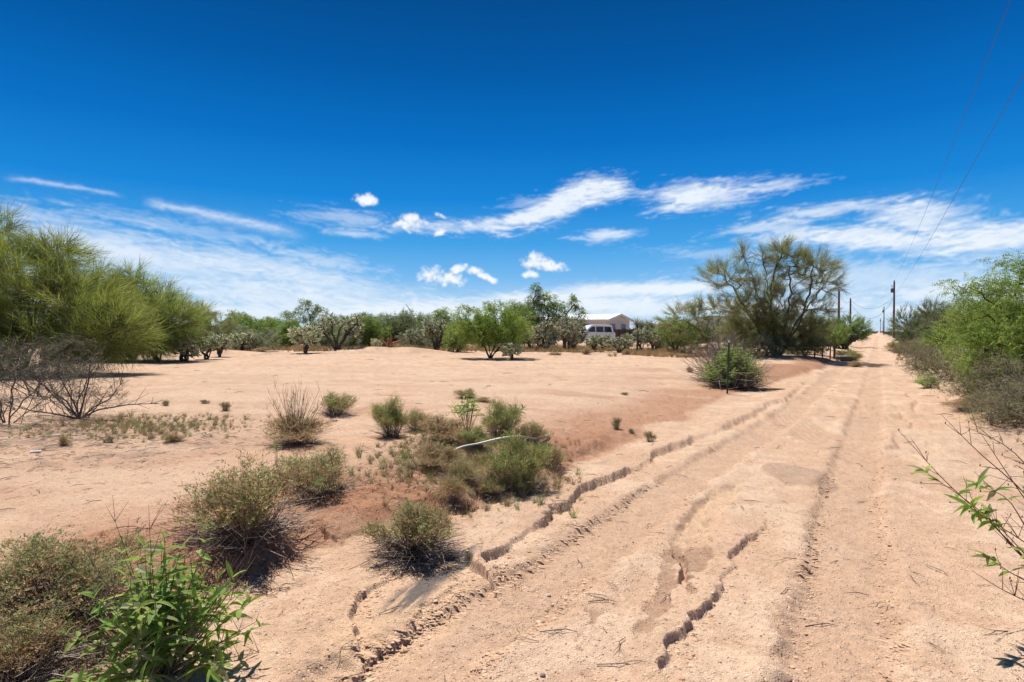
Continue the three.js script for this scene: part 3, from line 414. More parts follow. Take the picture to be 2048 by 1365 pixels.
const paloLeft2 = broom({ seed: 12, bark: GREENBARK, leaf: PVL.concat(MQ), n: 26, len: 0.66, w: 0.014, up: 0.08, spread: 0.5, fork: 0.5, rTip: 0.005,
  lobes: [[-1.0, 2.0, 0, 1.4, 1.1, 1.2, 175], [0.5, 2.3, 0, 1.3, 1.0, 1.2, 192], [1.7, 1.6, 0.3, 1.2, 1.0, 1.0, 192], [0.0, 3.45, 0, 0.4, 0.5, 0.4, 31], [-0.6, 2.9, 0, 0.5, 0.45, 0.5, 38], [-1.9, 2.5, 0, 0.9, 0.7, 0.9, 87], [0.3, 0.8, 0.6, 1.7, 0.7, 0.8, 175]] });
put(paloLeft2, 'palo_verde_tree', 'palo verde with a bare grey spike on top, next right of the huge one', 'tree', null, -15.7, -25.2, 0, 1.05, 1.0);
const paloLeft3 = broom({ seed: 13, bark: [0.10, 0.09, 0.05], leaf: PVD, n: 22, len: 0.5, w: 0.017, up: 0.25, fork: 0.5, lobes: [[-0.6, 2.0, 0, 1.3, 0.8, 1.1, 80], [0.6, 2.1, 0, 0.9, 0.55, 0.9, 55], [1.5, 1.55, 0, 0.8, 0.4, 0.7, 45], [-0.3, 1.2, 0.4, 1.2, 0.6, 0.8, 50]] });
put(paloLeft3, 'palo_verde_tree', 'dull flat-topped palo verde ending the left clump, branch tips reaching right', 'tree', null, -18.2, -34.6);
const paloMain = broom({ seed: 21, bark: [0.12, 0.10, 0.06], leaf: PVD, n: 23, len: 0.62, w: 0.0145, up: 0.3, spread: 0.34, hollow: 0.02, fork: 1.0, bases: [[0.1, 0], [-0.15, 0.15], [0.25, -0.1]], rTip: 0.0062, crook: 0.55,
  lobes: [[-2.7, 4.25, 0, 1.35, 0.75, 1.2, 95, 1], [-1.75, 5.35, 0, 0.34, 0.6, 0.35, 18, 1], [0.6, 5.0, 0, 1.1, 0.9, 1.1, 100, 0], [1.8, 4.75, 0.2, 1.2, 0.85, 1.2, 100, 2], [2.5, 3.8, 0, 0.9, 0.6, 1.0, 48, 2], [1.6, 2.5, 0.3, 1.2, 0.7, 1.1, 70, 2], [0.3, 2.9, 0, 0.9, 1.1, 0.9, 90, 0], [-0.8, 3.5, 0.2, 1.0, 0.8, 1.0, 70, 1], [-0.55, 5.2, -0.3, 0.4, 0.5, 0.4, 20, 0], [0.4, 5.75, 0, 0.5, 0.35, 0.5, 22, 0], [0.6, 1.4, 0.2, 1.6, 0.9, 1.0, 110, 2], [-1.9, 2.6, 0.2, 1.4, 0.8, 1.0, 80, 1], [1.7, 1.3, 0.2, 0.9, 0.7, 0.9, 50, 2], [-0.4, 2.1, 0.2, 1.1, 0.9, 0.9, 90, 0], [0.9, 0.8, 0.3, 1.3, 0.6, 0.8, 80, 2], [-1.2, 1.5, 0.2, 1.1, 0.7, 0.8, 60, 1]] });
put(paloMain, 'palo_verde_tree', 'tall spreading palo verde standing beside the road, biggest tree in view', 'tree', null, 13.45, -31.1, 0, 0.97, 0.95);
const paloSide = broom({ seed: 22, bark: [0.09, 0.08, 0.05], leaf: PVD, n: 22, len: 0.5, w: 0.017, up: 0.2, fork: 0.4, lobes: [[-1.6, 1.9, 0, 1.2, 0.8, 1.0, 80], [0, 2.3, 0, 1.3, 0.8, 1.1, 90], [1.2, 1.6, 0, 1.2, 0.9, 1.0, 80], [-0.4, 0.9, 0.4, 1.6, 0.6, 0.8, 70]] });
put(paloSide, 'palo_verde_tree', 'low dark palo verde tucked behind the left limb of the tallest tree', 'tree', null, 12.3, -36.0, 0, 1.3, 1.12);
put(paloSide, 'palo_verde_tree', 'olive bush hugging the foot of the tallest tree, behind the leafy bush', 'tree', null, 12.0, -32.4, 1.0, 0.72, 0.68);
put(paloSide, 'palo_verde_tree', 'low dark bushy palo verde just right of the tallest tree trunk', 'tree', null, 16.9, -36.6, 2.2, 0.85, 0.85);

const mesqC = feather({ seed: 31, leaf: MQB, n: 12, pairs: 4, len: 0.24, ll: 0.075, lw: 0.024, up: 0.25, fork: 0.35, rTip: 0.0045, step: 0.25, lobes: [[-0.9, 1.35, 0, 0.85, 0.65, 0.8, 75], [0.2, 1.85, 0, 0.95, 0.65, 0.9, 95], [1.05, 1.35, 0.1, 0.85, 0.65, 0.8, 75], [-0.3, 1.1, 0.5, 0.9, 0.45, 0.5, 55], [0.7, 0.95, 0.5, 0.8, 0.35, 0.5, 45], [-1.2, 2.0, 0, 0.4, 0.35, 0.4, 16]] });
put(mesqC, 'mesquite_tree', 'small bright green mesquite on a thin trunk in the middle of the clearing', 'tree', null, -1.0, -28.1);
const mesqA = feather({ seed: 32, leaf: MQ, n: 11, pairs: 4, len: 0.28, ll: 0.095, lw: 0.032, fork: 0.3, rTip: 0.005, lobes: [[-0.8, 1.3, 0, 0.9, 0.7, 0.8, 65], [0.6, 1.5, 0, 0.9, 0.75, 0.8, 70], [0, 2.1, 0, 0.7, 0.5, 0.6, 40], [0.2, 0.8, 0.3, 1.2, 0.5, 0.7, 55]] });
const mesqB = feather({ seed: 33, leaf: MQD, n: 8, pairs: 4, len: 0.3, ll: 0.10, lw: 0.034, fork: 0.6, rTip: 0.008, hollow: 0.3, lobes: [[-0.9, 2.4, 0, 0.8, 0.45, 0.7, 30], [0.2, 3.0, 0, 0.7, 0.45, 0.6, 30], [1.0, 2.5, 0, 0.7, 0.5, 0.6, 30], [-0.2, 1.5, 0.2, 1.3, 0.7, 0.9, 60], [-0.2, 3.45, 0, 0.15, 0.2, 0.15, 4]] });
const mesqG = feather({ seed: 34, leaf: GREY.concat(MQD), n: 10, pairs: 4, len: 0.28, ll: 0.09, lw: 0.03, fork: 0.2, lobes: [[-0.9, 1.1, 0, 1.0, 0.8, 0.8, 75], [0.8, 1.25, 0, 1.0, 0.85, 0.8, 80], [0, 0.7, 0.4, 1.5, 0.5, 0.6, 60], [0.3, 1.9, 0, 0.5, 0.4, 0.5, 20]] });
const mesqBig = feather({ seed: 35, leaf: MQ.concat(MQD), bark: [0.055, 0.045, 0.038], n: 11, pairs: 4, len: 0.3, ll: 0.095, lw: 0.034, fork: 1.0, rTip: 0.010, pipe: 0.5, up: -0.1, droop: 0.5, crook: 0.7, lobes: [[-0.6, 3.0, 0, 0.7, 0.9, 0.7, 60], [-0.35, 4.5, 0, 0.28, 0.45, 0.3, 14], [0.3, 3.4, 0, 0.7, 0.8, 0.6, 50], [-1.2, 2.4, 0, 0.8, 0.8, 0.7, 60], [1.2, 2.9, 0, 0.7, 0.7, 0.6, 40], [2.4, 3.4, 0, 0.35, 0.55, 0.35, 18], [2.9, 2.5, 0, 0.5, 0.7, 0.5, 24], [0.6, 2.0, 0.3, 1.1, 0.6, 0.8, 55], [-0.4, 1.6, 0.2, 1.4, 0.7, 0.8, 60]] });
put(mesqBig, 'mesquite_tree', 'gnarled dark-trunked mesquite with a limb leaning toward the house', 'tree', null, 2.2, -45.8);
const FT = 'low mesquites along the far edge of the clearing';   // places in metres
for (const [p, x, z, turn, sc, sy, label] of [
  [mesqA, -24.1, -55, 0.4, 1.05, 1.05, 'small open mesquite nearest the left palo verde clump, against the sky'],
  [mesqA, -19.6, -50, 1.9, 1.15, 0.85, 'low bright green mesquite just left of the taller open-crowned one'],
  [mesqB, -16.9, -50, 0.2, 1.05, 1.03, 'open-crowned taller mesquite rising above the left half of the thicket'],
  [mesqG, -15.2, -52, 0.9, 1.1, 1.15, 'grey-green mesquite directly right of the open-crowned tall one'],
  [mesqB, -13.3, -55, 2.4, 0.85, 0.8, 'thin-topped mesquite behind the dark-branched cholla'],
  [mesqA, -11.3, -53, 3.3, 1.2, 1.0, 'mesquite behind the small pale cholla on the sand berm'],
  [mesqG, -9.6, -46, 0.3, 1.25, 1.15, 'wide grey-green mesquite directly behind the dead orange cholla'],
  [mesqG, -7.6, -45, 2.6, 1.15, 1.25, 'grey-green mesquite with a bare dead stick above it'],
  [mesqA, -5.7, -50, 4.1, 1.15, 1.15, 'mesquite behind the leaning-trunk cholla'],
  [mesqA, -3.2, -36, 5.2, 0.75, 0.75, 'dark-stemmed green mesquite close left of the bright central one'],
  [mesqA, 0.2, -40, 0.8, 1.05, 1.2, 'taller green mesquite close behind the bright central one'],
  [mesqC, 10.3, -38.5, 2.0, 0.95, 0.85, 'bright green mesquite between the cholla patch and the tallest palo verde'],
  [mesqA, 15.2, -56, 2.0, 0.9, 0.85, 'pale green mesquite far behind, right of the spiky yucca clump'],
  [mesqA, -21.5, -47, 3.0, 1.1, 0.75, 'low mesquite above the leftmost pale cholla'],
  [mesqG, -20.2, -43, 0.9, 1.1, 0.85, 'grey-green mesquite just right of the left palo verde clump, low'],
  [mesqA, -16.2, -44.5, 5.0, 1.1, 0.8, 'low mesquite under the open-crowned tall one'],
  [mesqG, -11.6, -43, 1.7, 1.05, 0.85, 'grey-green mesquite right behind the dark-branched cholla'],
  [mesqA, -10.2, -44, 3.7, 1.0, 0.9, 'mesquite behind the tiny pale cholla, greener than its neighbours'],
  [mesqG, -5.2, -43, 2.9, 1.1, 0.95, 'grey-green mesquite behind the leaning-trunk cholla, low and wide'],
  [mesqA, -2.0, -42, 1.1, 1.05, 0.9, 'low mesquite filling in left of the bright central one'],
  [mesqG, 11.8, -44, 0.4, 1.1, 0.9, 'grey-green mesquite behind the cholla patch, before the tallest palo verde'],
  [mesqC, -18.4, -46, 1.2, 1.1, 0.9, 'bright green mesquite behind the round cream-topped cholla'],
  [mesqC, -8.9, -52, 2.6, 1.15, 1.0, 'bright green mesquite showing above the berm right of its middle'],
  [mesqC, -14.6, -57, 0.6, 1.2, 1.1, 'bright green far mesquite between the two thin-topped ones'],
  [mesqA, -27.0, -60, 2.2, 1.4, 1.2, 'far mesquite peeping out beside the left palo verde clump'],
  [mesqG, -13.2, -44, 4.0, 1.0, 0.9, 'grey-green mesquite filling the gap above the big pale cholla'],
]) put(p, 'mesquite_tree', label, 'tree', FT, x, z, turn, sc, sy);
const greyBush = bare({ seed: 41, green: true, leaf: GREY, bark: [0.11, 0.10, 0.08], n: 16, len: 0.16, w: 0.022, fork: 0.05, floor: 0.05, lobes: [[-0.5, 0.55, 0, 0.7, 0.5, 0.6, 90], [0.6, 0.6, 0, 0.7, 0.5, 0.6, 90], [0, 0.35, 0.4, 0.9, 0.35, 0.4, 70]] });
put(greyBush, 'grey_shrub', 'rounded grey-green shrub between the pale cholla clumps, left of centre', 'shrub', null, -15.6, -36.6, 0, 1.3, 1.35);
put(greyBush, 'grey_shrub', 'grey-green shrub under the left end of the open-crowned mesquite', 'shrub', null, -17.4, -41, 1.2, 1.2, 1.1);
put(greyBush, 'grey_shrub', 'grey-green shrub hiding the foot of the tallest palo verde, left side', 'shrub', null, 12.6, -30.2, 0.6, 1.1, 1.15);
put(greyBush, 'grey_shrub', 'grey-green shrub at the right foot of the tallest palo verde', 'shrub', null, 14.9, -31.0, 2.6, 1.0, 1.0);
put(greyBush, 'grey_shrub', 'low grey shrub behind the dead orange cholla', 'shrub', null, -6.6, -41, 2.2, 1.3, 1.2);
mesh('dead_stick', (() => { const m = new MB(); m.tube([V(0, 0, 0), V(-0.3, 1.6, 0), V(-0.8, 2.6, 0), V(-1.3, 3.4, 0)], [0.05, 0.045, 0.035, 0.012], 5, [0.06, 0.05, 0.045]); return m; })(), bark, scene).position.set(-6.8, groundAt(-6.8, -46.5) - 0.05, -46.5);
tag(scene.children.at(-1), 'bare dead stick slanting above the thicket against the sky', 'dead branch');

// along the road
const roadMesq = broom({ seed: 36, leaf: MQ, bark: [0.08, 0.07, 0.05], n: 20, len: 0.5, w: 0.026, up: 0.5, fork: 0.2, lobes: [[-1.1, 1.5, 0, 1.0, 0.9, 0.9, 90], [0.3, 1.9, 0, 1.1, 0.9, 1.0, 100], [1.3, 1.4, 0, 0.8, 0.8, 0.8, 70], [0, 0.9, 0.4, 1.6, 0.6, 0.6, 60]] });
put(roadMesq, 'palo_verde_tree', 'bright green bushy tree at the foot of the two left-hand utility poles', 'tree', null, 33.2, -60.5, 0, 1.08);
put(roadMesq, 'palo_verde_tree', 'green bush between the tallest tree and the two short utility poles', 'tree', null, 23.6, -45.5, 2, 0.7, 0.72);
const greyTree = broom({ seed: 37, leaf: [[0.18, 0.215, 0.105], [0.155, 0.19, 0.09], [0.21, 0.24, 0.13]], bark: [0.10, 0.09, 0.07], n: 22, len: 0.5, w: 0.022, up: 0.35, fork: 0.3, lobes: [[-1.2, 1.7, 0, 1.1, 1.0, 1.0, 90], [0.4, 2.2, 0, 1.0, 1.0, 1.0, 100], [1.5, 1.7, 0, 0.9, 0.9, 0.9, 70], [0, 1.0, 0.3, 1.8, 0.6, 0.7, 70]] });
for (const [x, z, turn, sc, sy, label] of [[30.6, -45, 0, 1.05, 1.12, 'grey-green tree right of the tall transformer pole'], [29.6, -40.5, 2.1, 0.95, 0.98, 'grey-green tree behind the bright mesquite on the right verge'], [34.5, -50, 4, 0.9, 0.9, 'small grey-green tree hugging the tall transformer pole'], [56, -85, 1, 1.1, 0.95, 'distant tree below the second transformer pole']]) put(greyTree, 'palo_verde_tree', label, 'tree', 'grey-green trees on the right verge', x, z, turn, sc, sy);
const mesqR = feather({ seed: 38, leaf: MQB, bark: [0.07, 0.05, 0.04], n: 9, pairs: 7, len: 0.26, ll: 0.05, lw: 0.014, droop: 0.2, up: 0.05, fork: 0.4, rTip: 0.0035, step: 0.22, crook: 0.6, lobes: [[-1.4, 1.6, 0.3, 0.75, 0.45, 0.7, 90], [-0.4, 2.15, 0.2, 0.95, 0.5, 0.9, 120], [0.8, 2.3, 0, 1.1, 0.6, 1.0, 110], [-0.6, 1.25, 0.6, 1.1, 0.5, 0.7, 110], [-1.75, 2.35, 0.2, 0.45, 0.18, 0.3, 22], [0.9, 1.3, 0.4, 1.2, 0.6, 0.8, 100], [-1.6, 1.0, 0.6, 0.8, 0.5, 0.6, 80], [-0.4, 0.7, 0.8, 1.0, 0.5, 0.6, 90], [-0.7, 2.85, 0.1, 0.5, 0.2, 0.4, 24], [0.3, 2.8, 0.1, 0.6, 0.2, 0.5, 30]] });
put(mesqR, 'mesquite_tree', 'feathery bright green mesquite leaning in at the right picture edge', 'tree', null, 11.3, -12.7, 0, 1.08, 0.97);
put(mesqR, 'mesquite_tree', 'lower bright green mesquite behind the brown brush on the right verge', 'tree', null, 19.6, -25.2, 1.4, 1.0, 0.88);

// ---------------------------------------------------------------- brush on the right verge
const BRN = [[0.26, 0.195, 0.13], [0.30, 0.24, 0.17], [0.24, 0.25, 0.10], [0.21, 0.25, 0.09]];
const brush = bare({ seed: 51, green: true, leaf: BRN, bark: [0.15, 0.12, 0.10], n: 12, len: 0.15, w: 0.008, fork: 0.02, floor: 0.02, step: 0.2, rTip: 0.0028, lobes: [[-0.4, 0.45, 0, 0.6, 0.42, 0.55, 150], [0.45, 0.5, 0, 0.6, 0.45, 0.55, 150], [0, 0.3, 0.4, 0.8, 0.3, 0.4, 110]] });
const brush2 = bare({ seed: 52, leaf: BRN.concat([[0.30, 0.26, 0.21]]), bark: [0.22, 0.18, 0.145], n: 10, len: 0.17, w: 0.008, fork: 0.02, floor: 0.02, step: 0.2, rTip: 0.003, lobes: [[-0.5, 0.4, 0, 0.6, 0.4, 0.5, 130], [0.4, 0.55, 0, 0.7, 0.5, 0.55, 150], [0, 0.25, 0.45, 0.8, 0.25, 0.4, 100]] });
const brush3 = bare({ seed: 53, green: true, leaf: [[0.20, 0.20, 0.09], [0.24, 0.18, 0.13], [0.17, 0.20, 0.07], [0.29, 0.23, 0.17]], bark: [0.14, 0.11, 0.09], n: 14, len: 0.13, w: 0.010, fork: 0.02, floor: 0.02, step: 0.2, rTip: 0.003, lobes: [[-0.4, 0.45, 0, 0.6, 0.42, 0.5, 120], [0.45, 0.5, 0, 0.6, 0.45, 0.5, 120], [0, 0.25, 0.4, 0.8, 0.25, 0.4, 90]] });
for (const [p, x, z, turn, sc, sy, label] of [
  [brush3, 26.0, -39.5, 0, 1.2, 1.1, 'farthest low brush on the right verge, near the transformer pole'],
  [brush, 21.9, -32.6, 0.7, 1.3, 1.25, 'brown brush on the right verge, level with the tallest tree'],
  [brush3, 17.3, -25.4, 2, 1.25, 1.15, 'greenish-brown brush second along the right verge'],
  [brush, 13.6, -19.2, 3, 1.15, 1.15, 'purplish-brown brush behind the small yellow-green plant'],
  [brush2, 12.1, -15.8, 1, 1.15, 1.1, 'greyish dead brush under the bright mesquite foliage'],
  [brush, 9.9, -12.4, 4.4, 0.95, 1.0, 'tangled brown brush casting shade on the right edge of the road'],
  [brush2, 9.1, -10.6, 5.5, 0.85, 0.8, 'grey dead twiggy brush nearest the camera on the right verge'],
  [brush3, 15.9, -22.0, 5, 1.0, 1.1, 'mixed green and brown brush behind the purplish one'],
  [brush, 11.4, -13.9, 2.5, 1.1, 1.2, 'dense brown brush beneath the leaning mesquite branches'],
  [brush3, 24.0, -36.2, 3.3, 1.2, 1.15, 'small olive brush beyond the one level with the tallest tree'],
  [brush, 8.6, -10.1, 1.7, 1.15, 1.1, 'big tangled dead brush at the right picture edge above its own shadow'],
  [brush, 8.2, -9.2, 2.9, 0.9, 0.7, 'low dry brush at the right edge nearest the reaching stems'],
  [brush, 7.9, -10.0, 0.9, 0.75, 0.6, 'small dry brush at the road edge before the big tangled one'],
  [brush2, 10.4, -13.6, 0.4, 1.2, 1.2, 'tall dead grey brush between the tangled brush and the leaning mesquite'],
]) put(p, 'dry_brush', label, 'shrub', 'dry brush along the right verge', x, z, turn, sc, sy);
const yellowPlant = proto((g) => lanceShrub(g, { seed: 61, n: 60, H: 0.5, R: 0.42, stem: 0.004, bark: [0.14, 0.16, 0.06], leaf: 1.0, pairs: 4, fan: 1.2 }));
put(roadMesq, 'palo_verde_tree', 'low bright green bush spilling over the brown brush at the right edge', 'tree', null, 13.4, -16.6, 1.1, 0.62, 0.55);
put(roadMesq, 'palo_verde_tree', 'bright green bush in the verge before the grey-green trees', 'tree', null, 21.4, -29.4, 3.1, 0.7, 0.62);
put(yellowPlant, 'leafy_shrub', 'small yellow-green leafy plant in front of the right verge brush', 'shrub', null, 11.75, -17.2);

// ---------------------------------------------------------------- chollas
const PALE = [[0.60, 0.60, 0.36], [0.48, 0.52, 0.28], [0.66, 0.63, 0.43], [0.36, 0.41, 0.20]], MID = [[0.30, 0.35, 0.18], [0.40, 0.43, 0.25], [0.22, 0.27, 0.13], [0.50, 0.48, 0.32]], PINK = [[0.46, 0.38, 0.27], [0.32, 0.33, 0.18], [0.54, 0.44, 0.32]];
const chA = cholla({ seed: 71, leaf: PALE, n: 5, len: 0.21, jr: 0.03, fork: 0.3, step: 0.16, crook: 0.8, rTip: 0.014, rMax: 0.07, lobes: [[-0.35, 0.85, 0, 0.4, 0.4, 0.4, 34], [0.35, 0.9, 0, 0.4, 0.42, 0.4, 34], [0, 0.6, 0.25, 0.55, 0.3, 0.35, 24]] });
const chB = cholla({ seed: 72, leaf: MID, n: 5, len: 0.21, jr: 0.03, fork: 0.5, step: 0.18, crook: 0.8, rTip: 0.015, rMax: 0.085, lobes: [[-0.4, 1.15, 0, 0.45, 0.4, 0.45, 32], [0.45, 1.25, 0, 0.45, 0.4, 0.45, 34], [0.1, 0.9, 0.2, 0.6, 0.3, 0.4, 24]] });
const chC = cholla({ seed: 73, leaf: MID.concat(PINK), n: 5, len: 0.2, jr: 0.029, fork: 0.4, step: 0.18, crook: 0.9, rTip: 0.014, rMax: 0.08, lobes: [[-0.7, 0.9, 0, 0.45, 0.45, 0.4, 34], [0.1, 1.2, 0, 0.55, 0.4, 0.45, 40], [0.75, 0.9, 0, 0.45, 0.4, 0.4, 34], [0, 0.6, 0.3, 0.8, 0.3, 0.3, 26]] });
const chD = cholla({ seed: 74, leaf: PALE.concat(MID), bark: [0.07, 0.055, 0.045], n: 5, len: 0.15, jr: 0.026, fork: 0.2, step: 0.22, crook: 0.5, hollow: 0.6, rTip: 0.017, rMax: 0.06, lobes: [[-0.9, 1.2, 0, 0.35, 0.35, 0.35, 16], [-0.3, 1.45, 0, 0.3, 0.3, 0.3, 10], [0.4, 1.4, 0, 0.35, 0.35, 0.3, 16], [1.0, 1.3, 0, 0.4, 0.4, 0.35, 22], [0.8, 0.9, 0.2, 0.4, 0.3, 0.3, 12]] });
const CH = 'chollas along the back of the clearing';
for (const [p, x, z, turn, sc, sy, label] of [
  [chC, -15.2, -24.2, 0.3, 0.85, 0.7, 'low cholla at the foot of the second left palo verde'],
  [chB, -14.3, -24.6, 1.3, 0.72, 0.62, 'dark cholla in shade below the left palo verde clump'],
  [chC, -13.6, -25.2, 2.3, 0.85, 0.62, 'cholla just below the right end of the left palo verde clump'],
  [chB, -13.2, -26.4, 0.5, 0.66, 0.6, 'short cholla left of the grassy sand rise, dark stems'],
  [chB, -14.1, -29.4, 2.5, 0.8, 0.66, 'cholla under the branch tips that reach right from the left clump'],
  [chA, -15.9, -36.0, 0.2, 0.95, 0.85, 'round cream-topped cholla on the rise left of the grey-green shrub'],
  [chA, -11.3, -33.4, 1.1, 1.15, 1.1, 'big round cream-topped cholla left of the dark-branched one'],
  [chD, -10.5, -36.6, 0, 1.12, 1.2, 'dark-branched open cholla with pale tufted ends'],
  [chA, -8.5, -38.1, 2.2, 0.55, 0.55, 'tiny pale cholla on the sand berm beside the dead orange one'],
  [chB, -4.8, -38.5, 3.9, 1.1, 1.15, 'tree-like cholla with a leaning dark trunk right of the berm'],
  [chB, -6.5, -40.5, 0.9, 0.8, 0.85, 'cholla half hidden behind the leaning-trunk one'],
  [chA, 0.0, -27.2, 4.0, 0.68, 0.56, 'pale low cholla standing alone beside the bright central mesquite'],
  [chC, 2.1, -37.5, 0.6, 1.0, 1.15, 'broad cholla just right of the lone pale one'],
  [chC, 3.5, -39.2, 2.0, 1.05, 1.35, 'tallest pinkish cholla under the leaning mesquite limb'],
  [chC, 4.1, -40.6, 3.4, 0.85, 1.15, 'pinkish cholla left of the parked car'],
  [chB, 1.2, -38.4, 1.0, 0.8, 0.8, 'small cholla behind the lone pale one'],
  [chB, 5.1, -38.0, 5.1, 0.8, 0.6, 'cholla in front of the parked car bonnet'],
  [chB, 5.9, -39.6, 2.9, 0.75, 0.62, 'cholla in front of the parked car door'],
  [chC, 6.5, -37.0, 0.1, 0.8, 0.58, 'low cholla in front of the parked car rear wheel'],
  [chB, 7.4, -39.2, 4.2, 0.7, 0.66, 'cholla at the end of the brown board fence'],
  [chB, 8.2, -38.6, 0.7, 0.8, 0.85, 'dark-stemmed cholla before the brown board fence'],
  [chC, 9.2, -39.5, 1.9, 0.75, 0.8, 'brown cholla left of the bright green mesquite'],
]) put(p, 'cholla_cactus', label, 'cactus', CH, x, z, turn, sc, sy);
const skeleton = proto((g) => { const m = new MB(), c = [0.36, 0.16, 0.085], T = (...a) => m.tube(a.map((q) => V(...q)), a.map((_, k) => 0.075 - k * 0.009), 7, c, true); T([0, -0.05, 0], [-0.02, 0.3, 0], [0.02, 0.55, 0], [0.03, 0.85, 0.02]); T([0, 0.05, 0], [-0.2, 0.28, 0], [-0.42, 0.4, 0.05], [-0.6, 0.62, 0.03], [-0.66, 0.85, 0]); T([0.02, 0.3, 0], [0.28, 0.36, 0.05], [0.5, 0.42, 0], [0.68, 0.52, 0]); T([0.02, 0.12, 0], [0.22, 0.2, 0.1], [0.42, 0.3, 0.12]); T([-0.2, 0.28, 0], [-0.14, 0.5, 0], [-0.1, 0.62, 0]); mesh('trunk', m, bark, g); });
put(skeleton, 'dead_cactus', 'dead orange-brown cactus skeleton with upturned arms on the sand berm', 'cactus', null, -7.35, -36.9);
const yucca = proto((g) => { const R = rng(75), m = new MB(), t = new MB(); for (let k = 0; k < 6; k++) { const x = (R() - 0.5) * 1.6, z = (R() - 0.5) * 1, h = 0.7 + R() * 0.9, c = V(x, h, z); t.tube([V(x * 0.4, -0.05, z * 0.4), c], [0.11, 0.08], 6, [0.10, 0.085, 0.06]); for (let j = 0; j < 130; j++) { const d = rdir(R); d.y = d.y * 0.9 + 0.45; blade(m, c, d.normalize(), 0.55 + 0.3 * R(), 0.045, tone(pick(R, [[0.25, 0.27, 0.15], [0.20, 0.22, 0.11], [0.34, 0.30, 0.19]]), 0.7 + 0.6 * R()), R); } } mesh('trunk', t, bark, g); mesh('leaves', m, leafy, g, 'stuff'); });
put(yucca, 'yucca_plant', 'spiky yucca clump right of the pale house', 'plant', null, 14.2, -66, 0, 1.45, 1.35);
const pear = proto((g) => { const R = rng(76), m = new MB(); const pad = (a, d, s, depth) => { const u = V().crossVectors(d, rdir(R)).normalize(), w = V().crossVectors(d, u).normalize(), n = 9, c = a.clone().addScaledVector(d, s * 0.5), col = tone([0.045, 0.055, 0.03], 0.8 + 0.6 * R()), rim = (o) => Array.from({ length: n }, (_, k) => { const q = k / n * Math.PI * 2; return c.clone().addScaledVector(d, Math.cos(q) * s * 0.52).addScaledVector(u, Math.sin(q) * s * 0.38).addScaledVector(w, o); }); const A = rim(s * 0.045), B = rim(-s * 0.045), ca = c.clone().addScaledVector(w, s * 0.07), cb = c.clone().addScaledVector(w, -s * 0.07); for (let k = 0; k < n; k++) { const e = (k + 1) % n; m.tri(ca, A[k], A[e], col); m.tri(cb, B[e], B[k], col); m.quad(A[k], B[k], B[e], A[e], col); } if (depth < 4) for (let j = 0; j < (depth < 2 ? 3 : 2); j++) pad(a.clone().addScaledVector(d, s * 0.93), d.clone().addScaledVector(rdir(R), 0.7).add(V(0, 0.25, 0)).normalize(), s * (0.85 + 0.2 * R()), depth + 1); }; for (let k = 0; k < 9; k++) { const a = R() * 7; pad(V(Math.cos(a) * 0.7 * R(), -0.03, Math.sin(a) * 0.5 * R()), V(Math.cos(a) * 0.4, 0.9, Math.sin(a) * 0.4).normalize(), 0.26, 0); } mesh('pads', m, cactusSkin, g, 'stuff'); });
put(pear, 'prickly_pear', 'dark prickly pear below the left-hand utility poles', 'cactus', null, 27.0, -49.6, 0, 1.35, 1.25);
// ---------------------------------------------------------------- low shrubs of the clearing
const GRN = [[0.31, 0.355, 0.13], [0.27, 0.32, 0.11], [0.36, 0.38, 0.165]], STRAW = [[0.56, 0.36, 0.19], [0.48, 0.29, 0.15], [0.62, 0.45, 0.26], [0.40, 0.24, 0.13]], STEM = [[0.26, 0.195, 0.145], [0.32, 0.25, 0.19], [0.18, 0.13, 0.10]], DEADC = [[0.30, 0.245, 0.20], [0.21, 0.165, 0.135], [0.40, 0.33, 0.28], [0.14, 0.105, 0.085]];
const base = { H: 0.5, R: 0.36, n: 165, twigs: 8, leaves: 8, stem: 0.0022, ll: 0.022, lw: 0.0055, leaf: GRN, straw: STRAW, bark: STEM, deadCol: DEADC, dead: 190, dry: 0.35 };
const shA = low({ ...base, seed: 101, dry: 0.5, dead: 330 }), shB = low({ ...base, seed: 102, dry: 0.3, dead: 150 }), shC = low({ ...base, seed: 103, dry: 0.85, n: 170, dead: 120 }), shD = low({ ...base, seed: 104, dry: 0.12, fan: 0.9, leaf: [[0.27, 0.35, 0.09], [0.24, 0.32, 0.08], [0.32, 0.37, 0.12]], ll: 0.04, lw: 0.004, dead: 90 }), shE = low({ ...base, seed: 105, dry: 0.25, n: 170, dead: 480, fan: 1.05, stem: 0.003 }), shF = low({ ...base, seed: 106, n: 90, twigs: 6, leaves: 8, dry: 0.08, fan: 1.0, dead: 40, stem: 0.003, ll: 0.03, lw: 0.007, leaf: [[0.25, 0.28, 0.13], [0.21, 0.25, 0.10]] }), shG = low({ ...base, seed: 107, n: 330, twigs: 6, leaves: 7, dry: 0.3, fan: 1.3, dead: 260 });
const SG = 'low dry-country shrubs scattered over the clearing and bank';
